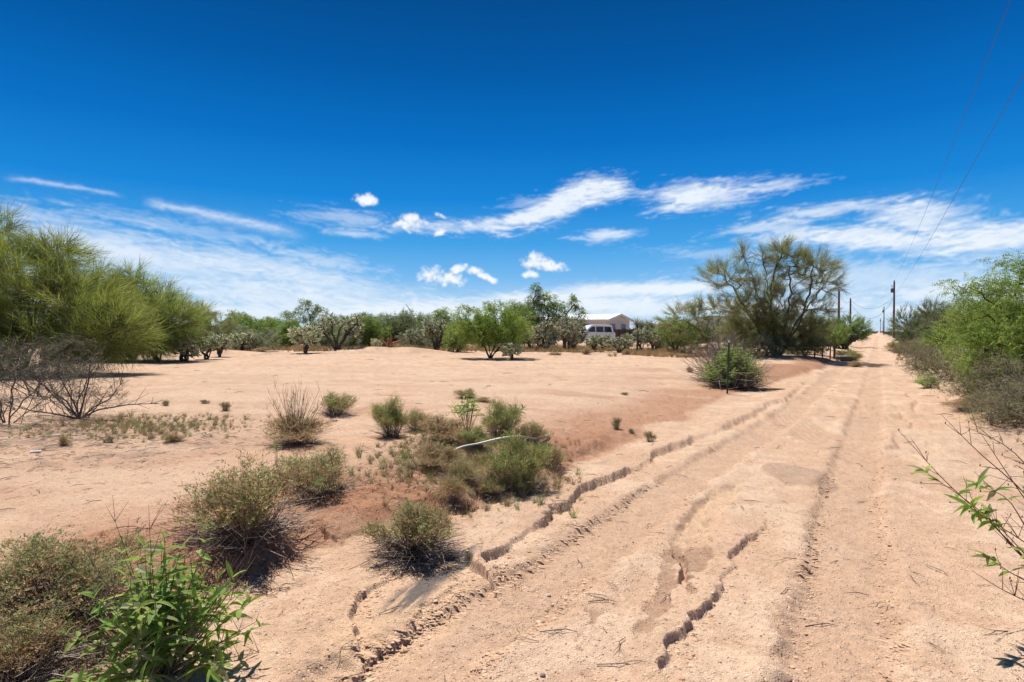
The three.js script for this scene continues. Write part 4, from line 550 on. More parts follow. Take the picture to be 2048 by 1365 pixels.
for (const [p, x, z, h, w, turn, label] of [
  [shG, -2.35, -3.14, 0.43, 0.80, 0.2, 'low green-topped shrub at the lower left edge behind the leafy plant'],
  [shA, -2.22, -2.7, 0.34, 0.62, 1.2, 'dry straggly shrub in the bottom left corner'],
  [shA, -1.89, -4.31, 0.62, 0.93, 2.0, 'big rounded brownish shrub on the near bank, second in size of the bank shrubs'],
  [shB, -1.69, -5.38, 0.45, 0.79, 0.6, 'rounded shrub touching the back right of the big brownish bank shrub'],
  [shC, -2.72, -7.64, 0.40, 0.97, 3.0, 'brown dry shrub with tall bare stems on the sand behind the bank'],
  [shB, -3.03, -10.38, 0.46, 0.70, 4.0, 'green shrub behind the brown one with tall bare stems'],
  [shD, -1.61, -8.21, 0.53, 0.59, 1.0, 'feathery upright shrub at the left end of the central shrub patch'],
  [shB, -1.36, -8.77, 0.36, 0.46, 2.0, 'small shrub second from the left in the central shrub patch'],
  [shC, -0.86, -7.57, 0.40, 0.79, 3.0, 'rounded rusty-brown shrub in the central shrub patch'],
  [shD, -0.18, -7.95, 0.47, 0.64, 4.0, 'green shrub under the right leafy stems of the central patch'],
  [shB, 0.23, -7.77, 0.35, 0.49, 5.0, 'shrub at the right end of the white curved strip'],
  [shB, -0.93, -12.7, 0.24, 0.56, 0.5, 'single shrub on bare sand behind the central shrub patch'],
  [shD, -0.42, -7.35, 0.27, 0.49, 1.5, 'bright green tuft just above the white curved strip'],
  [shC, -0.78, -6.37, 0.28, 0.61, 2.5, 'brown tuft below the left end of the white curved strip'],
  [shD, 0.03, -6.1, 0.56, 0.77, 3.5, 'tall grassy green shrub in front of the white curved strip'],
  [shA, -0.51, -5.95, 0.26, 0.51, 4.5, 'grey-brown tuft left of the tall grassy green shrub'],
  [shB, 0.43, -6.96, 0.31, 0.38, 5.5, 'tuft hanging on the bank edge right of the grassy green shrub'],
  [shE, -0.19, -5.8, 0.28, 0.38, 0.1, 'dark twiggy tuft at the foot of the grassy green shrub'],
  [shD, 0.12, -5.88, 0.28, 0.28, 0.9, 'small green tuft at the right foot of the grassy green shrub'],
  [shC, -0.53, -5.44, 0.22, 0.36, 1.9, 'small rusty tuft on the bank behind the lone skeletal shrub'],
  [shE, -0.68, -4.28, 0.45, 0.63, 2.9, 'shrub with bare dark lower twigs on the bank above the dark stain'],
  [shF, 1.63, -9.5, 0.22, 0.23, 3.9, 'pale green tuft alone on the slope, leftmost of three'],
  [shF, 1.81, -9.22, 0.10, 0.15, 4.9, 'tiny pale tuft on the slope, middle of three'],
  [shF, 1.97, -8.69, 0.19, 0.21, 5.9, 'round green tuft on the slope, lowest of three'],
  [shF, -5.72, -11.33, 0.11, 0.20, 0.3, 'tiny tuft on the pale sand, left of the slightly bigger one'],
  [shF, -4.96, -10.54, 0.19, 0.27, 1.3, 'small tuft on the pale sand left of the tall-stemmed shrub'],
  [shF, -6.24, -10.97, 0.13, 0.20, 2.3, 'tiny tuft by the tips of the fallen thorn branches'],
  [shF, -5.11, -7.72, 0.11, 0.16, 3.3, 'tiny green tuft in the twig litter right of the thorn bushes'],
  [shC, -5.48, -7.43, 0.14, 0.16, 4.3, 'tiny dead tuft in the twig litter below the thorn bushes'],
  [shC, -4.36, -7.83, 0.13, 0.30, 5.3, 'flat dead tuft on sand left of the big brown shrub'],
  [shC, -0.6, -12.2, 0.10, 0.55, 0.7, 'flat grey dead tuft behind the central shrub patch'],
  [shF, 2.65, -14.32, 0.09, 0.30, 1.7, 'small green tuft at the head of the red gully'],
  [shC, 5.9, -20.2, 0.22, 0.32, 2.7, 'lone straw tuft on bare sand before the cholla patch'],
  [shB, 18.9, -34.2, 0.75, 1.35, 0.4, 'rounded olive shrub on the left verge beyond the tallest tree'],
  [shC, 15.4, -27.3, 0.30, 0.70, 1.4, 'straw shrub on the berm edge by the tallest tree'],
  [shD, 17.6, -31.4, 0.50, 1.00, 2.4, 'pale green shrub beside the dark box on the left verge'],
  [shB, 30.6, -48.8, 0.95, 1.70, 3.4, 'green shrub at the foot of the transformer pole, right of the road'],
  [shC, 28.0, -44.2, 0.50, 1.20, 4.4, 'brownish shrub on the right verge before the transformer pole'],
  [shC, 4.1, -33.6, 0.42, 0.62, 0.4, 'golden tuft in front of the pinkish chollas'],
  [shC, 6.4, -33.9, 0.36, 0.60, 1.4, 'golden tuft in front of the parked car'],
  [shC, 7.9, -34.6, 0.30, 0.50, 3.1, 'golden tuft by the lone fence post'],
  [shC, -14.4, -35.0, 0.35, 1.10, 0.5, 'low straw tuft on the rise before the grey-green shrub'],
  [shC, 7.9, -8.9, 0.30, 0.62, 5.0, 'dry orange-brown tuft at the shaded foot of the right verge'],
  [shC, 9.0, -12.0, 0.30, 0.80, 0.2, 'dry tuft below the tangled brown brush on the right verge'],
  [shC, 2.2, -31.6, 0.16, 0.90, 2.2, 'flat dead tuft on the sand right of the lone pale cholla'],
]) put(p, 'low_shrub', label, 'shrub', SG, x, z, turn, w / 0.62, h / 0.56);

// leafy plants: each leaf a part of its own
function plant(name, label, x, z, o, turn = 0) { const g = new THREE.Group(); g.name = numbered(name); scene.add(g); g.position.set(x, groundAt(x, z) - 0.02, z); g.rotation.y = turn; lanceShrub(g, o); return tag(g, label, 'shrub'); }
plant('leafy_shrub', 'bright green leafy plant at the bottom left with bare dead stems', -1.63, -2.83, { seed: 111, n: 84, H: 0.64, R: 0.43, stem: 0.0035, bark: [0.16, 0.12, 0.085], leaf: 1.2, pairs: 6, gap: 0.10, fan: 1.4, bareShare: 0.26, single: true });
plant('leafy_shrub', 'leafy green stems at the back of the central shrub patch, left pair', -0.6, -8.25, { seed: 112, n: 28, H: 0.55, R: 0.3, stem: 0.0035, bark: [0.15, 0.12, 0.085], leaf: 1.15, pairs: 3, gap: 0.09, fan: 0.9, bareShare: 0.1, single: true });
plant('leafy_shrub', 'leafy green stems at the back of the central shrub patch, right pair', -0.05, -8.2, { seed: 113, n: 16, H: 0.48, R: 0.3, stem: 0.0035, bark: [0.15, 0.12, 0.085], leaf: 1.1, pairs: 3, gap: 0.09, fan: 1.0, bareShare: 0.2, single: true });
plant('leafy_shrub', 'tall bare stems with a few green leaf tips inside the brown shrub', -2.75, -7.68, { seed: 114, n: 46, H: 0.68, R: 0.42, stem: 0.0035, bark: [0.13, 0.10, 0.085], leaf: 0.8, pairs: 2, gap: 0.07, fan: 1.0, bareShare: 0.86, single: true });
plant('leafy_shrub', 'lone green seedling on the sand behind the big bank shrub', -2.4, -6.2, { seed: 115, n: 3, H: 0.30, R: 0.04, stem: 0.003, bark: [0.12, 0.14, 0.06], leaf: 0.6, pairs: 3, gap: 0.10, fan: 0.3, single: true });
plant('leafy_shrub', 'single tall green stem behind the tall bare stems', -2.95, -9.9, { seed: 116, n: 4, H: 0.45, R: 0.12, stem: 0.003, bark: [0.12, 0.12, 0.06], leaf: 0.8, pairs: 3, gap: 0.10, fan: 0.5, single: true });
{ // mid-distance leafy bush with grey dead canes behind the steel post
  const g = new THREE.Group(); g.name = numbered('leafy_shrub'); scene.add(g); g.position.set(6.08, groundAt(6.08, -16.8) - 0.03, -16.8);
  lanceShrub(g, { seed: 117, n: 260, H: 1.2, R: 0.95, stem: 0.006, bark: [0.16, 0.13, 0.10], leaf: 1.35, pairs: 6, gap: 0.07, fan: 1.35, bareShare: 0.15 });
  const d = low({ ...base, seed: 118, H: 1.25, R: 1.1, n: 200, twigs: 4, leaves: 0, fan: 1.35, stem: 0.006, dead: 260, bark: [[0.24, 0.19, 0.165], [0.30, 0.25, 0.215], [0.17, 0.13, 0.115]] }); for (const c of [...d.children]) g.add(c);
  tag(g, 'large leafy green bush mixed with grey dead canes beside the steel post', 'shrub');
}
const canes = low({ ...base, seed: 119, H: 1.45, R: 1.0, n: 220, twigs: 6, leaves: 0, fan: 1.2, stem: 0.007, dead: 120, bark: [[0.26, 0.20, 0.175], [0.32, 0.26, 0.225], [0.20, 0.15, 0.13]] });
put(canes, 'dead_shrub', 'tall pinkish-grey dead shrub behind the leafy bush by the steel post', 'shrub', null, 6.2, -17.9, 0, 1.25, 1.12);
// thorn bushes at the left edge
const THN = [[0.17, 0.15, 0.12], [0.26, 0.235, 0.20], [0.12, 0.105, 0.085], [0.17, 0.185, 0.09], [0.13, 0.15, 0.07]];
const thorn = bare({ seed: 121, leaf: THN, bark: [0.125, 0.095, 0.078], n: 9, len: 0.13, w: 0.0055, fork: 0.02, floor: 0.04, step: 0.16, rTip: 0.0022, pipe: 0.4, crook: 0.5, hollow: 0.05, bases: [[-0.25, 0], [-0.1, 0.05], [0.05, 0], [0.15, 0.05], [0.3, 0], [0, -0.1]], lobes: [[-0.9, 0.75, 0, 0.5, 0.4, 0.4, 60], [-0.55, 1.05, 0, 0.5, 0.25, 0.4, 60], [-0.1, 0.95, 0.1, 0.5, 0.35, 0.4, 70], [0.3, 1.1, 0, 0.5, 0.22, 0.4, 60], [0.7, 0.9, 0, 0.5, 0.3, 0.4, 60], [1.1, 1.0, 0, 0.4, 0.2, 0.3, 36], [-0.35, 0.45, 0.3, 0.7, 0.35, 0.4, 90], [0.5, 0.45, 0.3, 0.7, 0.32, 0.4, 90], [-0.7, 1.25, 0, 0.3, 0.15, 0.3, 20], [1.0, 0.55, 0.1, 0.4, 0.25, 0.3, 26]] });
put(thorn, 'thorn_bush', 'grey leafless thorn bush at the left picture edge, dark stems spreading from its foot', 'shrub', null, -7.7, -9.2, 0, 0.85, 0.84);
put(thorn, 'thorn_bush', 'second grey leafless thorn bush, right of the one at the picture edge', 'shrub', null, -6.95, -9.7, 2.9, 0.7, 0.66);
put(thorn, 'thorn_bush', 'pale grey thorn bush in front of the huge yellow-green palo verde', 'shrub', null, -9.3, -12.0, 4.4, 1.05, 0.9);
const fallen = proto((g) => { const R = rng(122), m = new MB(); for (const [a, b, c, d] of [[[0, 0.02, 0], [0.25, 0.22, 0], [0.5, 0.34, 0.05], [0.72, 0.62, 0.05]], [[0, 0.02, 0], [0.35, 0.18, 0.1], [0.85, 0.26, 0.1], [1.3, 0.28, 0.1]], [[0, 0.02, 0], [0.05, 0.28, 0], [0.14, 0.62, 0], [0.16, 0.95, 0]], [[0, 0.02, 0], [-0.2, 0.3, 0], [-0.5, 0.5, 0], [-0.9, 0.8, 0]], [[0, 0.02, 0], [-0.35, 0.12, 0.1], [-0.7, 0.16, 0.1], [-1.1, 0.3, 0.1]], [[0, 0.02, 0], [-0.1, 0.3, 0], [-0.3, 0.7, 0], [-0.36, 0.95, 0]], [[0, 0.02, 0], [-0.3, 0.22, -0.1], [-0.6, 0.5, -0.1], [-0.7, 0.85, -0.1]]]) { const P = [a, b, c, d].map((q) => V(q[0] + (R() - 0.5) * 0.05, q[1], q[2])); m.tube(P, [0.016, 0.012, 0.009, 0.004], 5, tone([0.10, 0.08, 0.07], 0.8 + 0.4 * R())); for (let k = 0; k < 16; k++) { const u = 1 + Math.floor(R() * 3), s = P[u - 1].clone().lerp(P[u], R()), e = s.clone().addScaledVector(V().subVectors(P[u], P[u - 1]).normalize().addScaledVector(rdir(R), 0.8).add(V(0, 0.3, 0)).normalize(), 0.12 + 0.25 * R()); m.tube([s, e], [0.005, 0.002], 3, tone([0.12, 0.095, 0.085], 0.7 + 0.6 * R())); } } mesh('branches', m, bark, g); });
put(fallen, 'fallen_branches', 'long bare branches sprawling over the sand right of the thorn bushes', 'dead branch', null, -6.75, -9.5, 0, 0.98);

// ---------------------------------------------------------------- stems reaching in from the right
{
  const g = new THREE.Group(); g.name = numbered('leafy_shrub'); scene.add(g); const gx = 3.2, gz = -3.25; g.position.set(gx, groundAt(gx, gz) - 0.02, gz); const R = rng(131), st = new MB();
  const stems = [[[-0.2, 0.25, 0], [-0.5, 0.42, 0.05], [-0.72, 0.66, 0.05], [-0.98, 0.86, 0.0], 1], [[-0.15, 0.25, 0.05], [-0.4, 0.5, 0], [-0.55, 0.72, 0], [-0.72, 0.80, 0.02], 1], [[-0.25, 0.18, 0], [-0.45, 0.28, 0.08], [-0.6, 0.36, 0.08], [-0.72, 0.44, 0.1], 1], [[-0.1, 0.3, 0], [-0.3, 0.6, -0.1], [-0.48, 0.85, -0.1], [-0.62, 1.06, -0.1], 0], [[-0.1, 0.3, 0], [-0.25, 0.65, 0.05], [-0.34, 0.9, 0.05], [-0.40, 1.12, 0.05], 0], [[-0.15, 0.2, 0], [-0.35, 0.55, 0.1], [-0.5, 0.85, 0.1], [-0.52, 1.0, 0.12], 0], [[-0.2, 0.15, 0.1], [-0.45, 0.2, 0.2], [-0.7, 0.3, 0.2], [-0.9, 0.42, 0.22], 0], [[-0.05, 0.3, 0.05], [-0.15, 0.6, 0.1], [-0.25, 0.85, 0.1], [-0.33, 0.98, 0.1], 1], [[-0.2, 0.2, -0.1], [-0.45, 0.5, -0.2], [-0.7, 0.75, -0.25], [-0.95, 1.02, -0.25], 0], [[-0.2, 0.2, 0], [-0.4, 0.36, 0.02], [-0.58, 0.55, 0.02], [-0.66, 0.62, 0.02], 1], [[0.1, 0.3, 0], [0.2, 0.6, 0.1], [0.3, 0.85, 0.1], [0.4, 1.0, 0.1], 1], [[-0.15, 0.12, 0.1], [-0.3, 0.2, 0.15], [-0.42, 0.28, 0.16], [-0.5, 0.38, 0.16], 1], [[-0.1, 0.3, 0.1], [-0.22, 0.55, 0.15], [-0.38, 0.7, 0.15], [-0.5, 0.78, 0.15], 1], [[-0.1, 0.2, 0.15], [-0.22, 0.34, 0.25], [-0.34, 0.42, 0.3], [-0.42, 0.5, 0.32], 1], [[-0.1, 0.35, 0], [-0.3, 0.75, -0.05], [-0.5, 0.98, -0.05], [-0.74, 1.1, -0.05], 0], [[0, 0.3, 0.1], [-0.1, 0.5, 0.2], [-0.2, 0.6, 0.25], [-0.35, 0.7, 0.3], 1], [[-0.2, 0.25, 0.05], [-0.45, 0.46, 0.1], [-0.66, 0.6, 0.1], [-0.82, 0.70, 0.1], 1], [[-0.15, 0.2, 0.1], [-0.35, 0.3, 0.2], [-0.5, 0.38, 0.22], [-0.6, 0.5, 0.22], 1], [[-0.1, 0.3, -0.05], [-0.35, 0.7, -0.1], [-0.6, 0.95, -0.15], [-0.8, 1.15, -0.15], 0], [[-0.12, 0.25, 0.1], [-0.3, 0.6, 0.2], [-0.42, 0.8, 0.22], [-0.6, 0.9, 0.25], 0]];
  for (const [a, b, c, d, lf] of stems) {
    const P = [V(0, 0, 0), V(...a), V(...b), V(...c), V(...d)], cv = new THREE.CatmullRomCurve3(P), q = cv.getPoints(14); st.tube(q, q.map((_, k) => 0.0062 * (1 - k / 17)), 5, tone([0.13, 0.05, 0.04], 0.8 + 0.4 * R()));
    for (let k = 0; k < (lf ? 8 : 12); k++) { const s = q[5 + Math.floor(R() * 9)], e = s.clone().add(V((R() - 0.7) * 0.16, (R() - 0.1) * 0.16, (R() - 0.5) * 0.14)); st.tube([s, e], [0.0022, 0.001], 3, tone([0.14, 0.07, 0.055], 0.8 + 0.5 * R())); if (R() < 0.35) st.tube([e, e.clone().add(V(0.004, 0.01, 0))], [0.004, 0.003], 4, [0.10, 0.05, 0.04], true); }
    if (lf) for (const [u, n, sc] of [[1, 6, 1.15], [0.94, 3, 1.2], [0.86, 3, 1.05], [0.74, 2, 0.8]]) { const s = cv.getPoint(u), dd = cv.getTangent(u); for (let k = 0; k < n; k++) { const an = R() * 6.28, e = V(Math.cos(an), 0.35 * Math.sin(an * 2) + 0.1, Math.sin(an)).addScaledVector(dd, u === 1 ? 0.9 : 0.4); leafAt(g, s, e, sc * (0.8 + 0.35 * R()), R); } }
  }
  mesh('stems', st, bark, g, 'stuff'); tag(g, 'reddish bare stems with a few green leaves reaching in from the right foreground', 'shrub');
}

// ---------------------------------------------------------------- ground cover nobody could count
function scatter(name, label, g, m, n, place, seed) {
  const R = rng(seed), o = new THREE.InstancedMesh(g, m, n), M = new THREE.Matrix4(), Q = new THREE.Quaternion(), S = V(), C = new THREE.Color(); let k = 0;
  for (let tries = 0; k < n && tries < n * 12; tries++) { const q = place(R); if (!q) continue; Q.setFromEuler(new THREE.Euler(q.rx ?? 0, q.ry ?? R() * 6.28, q.rz ?? 0)); S.set(q.s, q.s * (q.sy ?? 1), q.s * (q.sz ?? 1)); M.compose(V(q.x, (q.y ?? surface(q.x, q.z)) + (q.lift ?? 0), q.z), Q, S); o.setMatrixAt(k, M); const b = q.tone ?? 1; C.setRGB(q.c[0] * b, q.c[1] * b, q.c[2] * b); o.setColorAt(k, C); k++; }
  o.count = k; o.name = name; o.castShadow = o.receiveShadow = true; o.userData = { kind: 'stuff', label, category: name.replace('_', ' ') }; scene.add(o); return o;
}
function lump(seed) { const g = new THREE.IcosahedronGeometry(1, 1), p = g.attributes.position; for (let k = 0; k < p.count; k++) { const x = p.getX(k), y = p.getY(k), z = p.getZ(k), f = 0.7 + 0.55 * fbm(x * 1.3 + seed + z, y * 1.3 - z * 0.7, 2, seed); p.setXYZ(k, x * f, y * f * 0.7, z * f); } g.computeVertexNormals(); return g; }
const stone = new THREE.MeshStandardMaterial({ name: 'stone', roughness: 0.95 });
const wedge = (R, r0, r1, sp = 41) => { const r = r0 * Math.pow(r1 / r0, R()), a = (R() * 2 - 1) * sp * RAD; return [Math.sin(a) * r, -Math.cos(a) * r]; };
scatter('pebbles', 'small pale and brown stones strewn over the sand', lump(3), stone, 3600, (R) => { const [x, z] = wedge(R, 2.1, 22); const big = R() < 0.008; return { x, z, s: big ? 0.010 + R() * 0.012 : 0.0025 + R() * 0.0045, lift: 0.001, c: pick(R, [[0.46, 0.33, 0.24], [0.36, 0.25, 0.18], [0.55, 0.44, 0.34], [0.22, 0.15, 0.11], [0.5, 0.36, 0.25]]), tone: 0.8 + 0.4 * R() }; }, 201);
const clodLines = [...ledges.slice(0, 4), line([[1.02, -6.06], [0.53, -5.11], [0.14, -4.43], [-0.27, -3.70], [-0.44, -3.47], [-0.59, -3.11], [-0.69, -2.90], [-0.76, -2.78]]), line([[1.02, -6.06], [0.53, -5.11], [0.14, -4.43], [-0.27, -3.70], [-0.44, -3.47], [-0.59, -3.11], [-0.69, -2.90], [-0.76, -2.78]]), line([[0.52, -3.97], [0.19, -3.42], [-0.06, -2.98], [-0.19, -2.78]]), line([[0.52, -3.97], [0.19, -3.42], [-0.06, -2.98], [-0.19, -2.78]]), line([[1.75, -2.75], [2.25, -3.64], [3.05, -5.04], [4.05, -6.8]]), line([[1.30, -2.75], [1.78, -3.64], [2.55, -5.04], [3.55, -6.8]])];
scatter('soil_clods', 'crumbled lumps of dry soil along ruts and ledges', lump(7), stone, 2000, (R) => { const l = clodLines[Math.floor(R() * clodLines.length)], g = l.seg[Math.floor(R() * l.seg.length)], u = R() * g[4], side = (R() + R() - 1) * (clodLines.indexOf(l) < 4 ? 0.09 : 0.07) - (clodLines.indexOf(l) < 4 ? 0.05 : 0); const x = g[0] + g[2] * u + g[3] * -side * -1, z = g[1] + g[3] * u - g[2] * side * -1 * -1; return { x, z, s: 0.003 + R() * R() * 0.017, sy: 0.45, sz: 0.6 + R() * 0.5, lift: 0.001, c: pick(R, [[0.45, 0.29, 0.18], [0.52, 0.35, 0.23], [0.38, 0.235, 0.14]]), tone: 0.85 + 0.3 * R() }; }, 202);
const ribs = tracks.slice(0, 2).flatMap((l) => [-1, 1].map((sd) => [l, sd]));
scatter('tread_ridges', 'short ridges of sand pressed up by tyre treads along the ruts', lump(13), stone, 900, (R) => { const [l, sd] = ribs[Math.floor(R() * 4)], u = 1.6 + R() * R() * 8, g = l.seg.find((q) => u >= q[5] && u < q[5] + q[4]); if (!g) return null; if (vn(u * 1.1, sd * 7 + l.L, 57) < 0.45) return null; const k = Math.round((u - g[5]) / 0.055) * 0.055 + (R() - 0.5) * 0.012, off = sd * (0.24 + (R() - 0.5) * 0.12), x = g[0] + g[2] * k + g[3] * off, z = g[1] + g[3] * k - g[2] * off; return { x, z, ry: Math.atan2(g[2], g[3]) + (R() - 0.5) * 0.5 + sd * 0.35, s: 0.016 + R() * 0.018, sy: 0.14 + 0.12 * R(), sz: 0.22 + 0.12 * R(), lift: -0.001, c: pick(R, [[0.46, 0.295, 0.18], [0.50, 0.33, 0.21]]), tone: 0.9 + 0.2 * R() }; }, 208);
const twig = (() => { const m = new MB(); m.tube([V(-1, 0, 0), V(-0.2, 0.12, 0.08), V(0.4, 0.1, -0.05), V(1, 0, 0.1)], [0.03, 0.035, 0.03, 0.012], 4, [1, 1, 1]); m.tube([V(-0.2, 0.12, 0.08), V(0.3, 0.16, 0.4)], [0.02, 0.008], 3, [1, 1, 1]); return m.geo(); })();
scatter('twig_litter', 'fallen twigs and dead stalks lying on the sand', twig, bark, 5200, (R) => { const k = R(); let x, z; if (k < 0.42) { x = -5.7 + (R() + R() - 1) * 2.8; z = -7.8 + (R() + R() - 1) * 2.8; } else if (k < 0.58) { x = -0.5 + (R() + R() - 1) * 1.5; z = -6.9 + (R() + R() - 1) * 2.4; } else if (k < 0.70) { x = -2.1 + (R() + R() - 1) * 0.8; z = -3.8 + (R() + R() - 1) * 1.2; } else if (k < 0.84) { const s = 6 + R() * 20, t = 1.2 + R() * 1.4; x = s * RS + t * RC; z = -s * RC + t * RS; } else [x, z] = wedge(R, 2.6, 30); return { x, z, s: (0.018 + R() * R() * 0.085) * (k < 0.84 ? 1 : 1 + Math.hypot(x, z) * 0.04), lift: 0.003, c: pick(R, [[0.16, 0.115, 0.085], [0.24, 0.19, 0.15], [0.10, 0.07, 0.055], [0.33, 0.25, 0.17]]), tone: 0.75 + 0.5 * R() }; }, 203);
const tuft = (() => { const R = rng(9), m = new MB(); for (let k = 0; k < 26; k++) { const d = rdir(R); d.y = Math.abs(d.y) + 0.7; d.normalize(); const a = V((R() - 0.5) * 0.35, -0.02, (R() - 0.5) * 0.35); blade(m, a, d, 0.6 + 0.5 * R(), 0.035, [1, 1, 1], R); } return m.geo(); })();
const GOLD = [[0.40, 0.29, 0.14], [0.34, 0.24, 0.12], [0.46, 0.35, 0.19], [0.26, 0.20, 0.11]];
scatter('dry_grass', 'golden dry grass under the chollas and mesquites', tuft, straw, 5200, (R) => { const z = -31.5 - R() * R() * 26, x = -24 + R() * 40; const t = roadT(x, z); if (t > -5 || (z > -36 && x < 1.5) || (z > -34.5 && R() < 0.5)) return null; if (fbm(x * 0.5, z * 0.5, 3, 44) < 0.46) return null; return { x, z, s: 0.12 + R() * 0.26, c: pick(R, GOLD), tone: 0.75 + 0.5 * R() }; }, 204);
scatter('verge_grass', 'wispy dry grass along the right verge and round the thorn bushes', tuft, straw, 2300, (R) => { let x, z; const k = R(); if (k < 0.3) { const s = 8 + R() * 40, t = 1.35 + R() * 1.6; x = s * RS + t * RC; z = -s * RC + t * RS; } else if (k < 0.55) { x = -5.4 + (R() + R() - 1) * 1.7; z = -8.9 + (R() + R() - 1) * 1.3; } else { x = -0.5 + (R() + R() - 1) * 1.3; z = -6.8 + (R() + R() - 1) * 1.8; } return { x, z, s: 0.04 + R() * R() * 0.15, c: pick(R, GOLD.concat(GRN)), tone: 0.7 + 0.5 * R() }; }, 205);
// the far scrub that reads as one mass out to the horizon
{ const m = new MB(), R = rng(61); for (let k = 0; k < 420; k++) { const d = rdir(R); d.y = Math.abs(d.y); const a = V(d.x, d.y * 0.8, d.z).multiplyScalar(0.55 + 0.45 * R()); leaflet(m, a, rdir(R).add(V(0, 0.4, 0)).normalize(), 0.22, 0.10, [1, 1, 1], R); } const g = m.geo();
  scatter('distant_scrub', 'distant green scrub running to the horizon', g, leafy, 5200, (R) => { const r = 62 * Math.pow(30, Math.pow(R(), 1.3)), a = (R() * 2 - 1) * 50 * RAD, x = Math.sin(a) * r, z = -Math.cos(a) * r, t = roadT(x, z); if (r < 420 && Math.abs(t + 0.6) < 3.4 + 0.004 * r) return null; if (x > 2 && x < 24 && z > -104) return null; return { x, z, s: 1.0 + R() * 1.3, sy: 0.75 + 0.4 * R(), lift: -0.05, c: pick(R, [[0.075, 0.10, 0.04], [0.09, 0.115, 0.05], [0.10, 0.105, 0.055], [0.065, 0.095, 0.035]]), tone: 0.8 + 0.4 * R() }; }, 206); }
// ---------------------------------------------------------------- made things
const M = (hex, r = 0.7, o = {}) => new THREE.MeshStandardMaterial({ color: new THREE.Color().setRGB(...hex), roughness: r, ...o });
const W1 = [1, 1, 1];
function thing(name, label, category, x, z, turn = 0, group, dy = 0) { const g = new THREE.Group(); g.name = numbered(name); scene.add(g); g.position.set(x, groundAt(x, z) + dy, z); g.rotation.y = turn; return tag(g, label, category, group); }
const mk = (fn) => { const m = new MB(); fn(m); return m; };
// steel post
{ const g = thing('fence_post', 'green steel post with a pale top beside the leafy roadside bush', 'post', 5.46, -15.44), green = M([0.045, 0.06, 0.05], 0.6, { metalness: 0.3 }), pale = M([0.75, 0.77, 0.78], 0.5);
  mesh('shaft', mk((m) => { m.box(0, 0.6, 0, 0.045, 1.4, 0.008, W1); m.box(0, 0.6, -0.022, 0.008, 1.4, 0.034, W1); for (let k = 0; k < 20; k++) m.box(0, 0.12 + k * 0.06, 0.008, 0.02, 0.018, 0.010, W1); }), green, g); mesh('top', mk((m) => { m.box(0, 1.325, 0, 0.047, 0.05, 0.010, W1); m.box(0, 1.325, -0.022, 0.010, 0.05, 0.036, W1); }), pale, g); g.rotation.z = -0.03; }
const postWood = M([0.10, 0.075, 0.06], 0.95), FP = 'old wooden fence posts';
for (const [x, z, h, r, label] of [[7.6, -37.0, 1.15, 0.06, 'lone dark fence post among the chollas in front of the board fence'], [15.2, -30.6, 0.9, 0.03, 'thin dark fence post closest to the tallest palo verde'], [15.9, -31.2, 1.1, 0.03, 'thin fence post second right of the tallest palo verde'], [16.7, -32.0, 0.95, 0.035, 'thin fence post third right of the tallest palo verde'], [18.3, -34.6, 1.0, 0.06, 'stout fence post by the dark box on the left verge']]) { const g = thing('wooden_post', label, 'post', x, z, 0, FP); mesh('shaft', mk((m) => m.tube([V(0, -0.05, 0), V(0.01, h * 0.5, 0.01), V(0.03, h, 0)], [r * 1.1, r, r * 0.9], 7, W1, true)), postWood, g); }
{ const g = thing('utility_box', 'small dark low box on the left verge near the rounded olive shrub', 'box', 17.0, -31.2); mesh('body', mk((m) => m.box(0, 0.12, 0, 0.62, 0.26, 0.4, W1)), M([0.07, 0.065, 0.06], 0.8), g); mesh('lid', mk((m) => m.box(0, 0.27, 0, 0.68, 0.04, 0.46, W1)), M([0.28, 0.26, 0.24], 0.8), g); }
{ const g = thing('dead_log', 'short brown log lying beside the leafy roadside bush', 'log', 6.95, -16.3, -0.1); mesh('wood', mk((m) => m.tube([V(-0.32, 0.03, 0), V(0, 0.04, 0.02), V(0.34, 0.03, 0)], [0.03, 0.036, 0.026], 7, W1, true)), M([0.26, 0.15, 0.085], 0.95), g); }
{ const g = thing('white_strip', 'long white curved strip lying through the central shrub patch', 'strip', 0, 0); g.position.set(0, 0, 0); const pts = [[-0.73, -6.92], [-0.58, -6.98], [-0.38, -6.98], [-0.14, -7.05], [0.10, -7.3], [0.32, -7.7], [0.50, -8.2]].map(([x, z], k) => V(x, surface(x, z) + 0.03 + 0.16 * Math.sin(k / 6 * 3.14), z)); const cv = new THREE.CatmullRomCurve3(pts).getPoints(30); mesh('strip', mk((m) => { for (let k = 0; k < 30; k++) { const a = cv[k], b = cv[k + 1], d = V().subVectors(b, a).normalize(), s = V().crossVectors(d, UPV).normalize().multiplyScalar(0.019), u = V(0, 0.008, 0); m.quad(a.clone().sub(s).add(u), a.clone().add(s).add(u), b.clone().add(s).add(u), b.clone().sub(s).add(u), W1); m.quad(a.clone().sub(s).sub(u), a.clone().sub(s).add(u), b.clone().sub(s).add(u), b.clone().sub(s).sub(u), W1); m.quad(a.clone().add(s).add(u), a.clone().add(s).sub(u), b.clone().add(s).sub(u), b.clone().add(s).add(u), W1); } }), M([0.58, 0.54, 0.47], 0.9), g); }
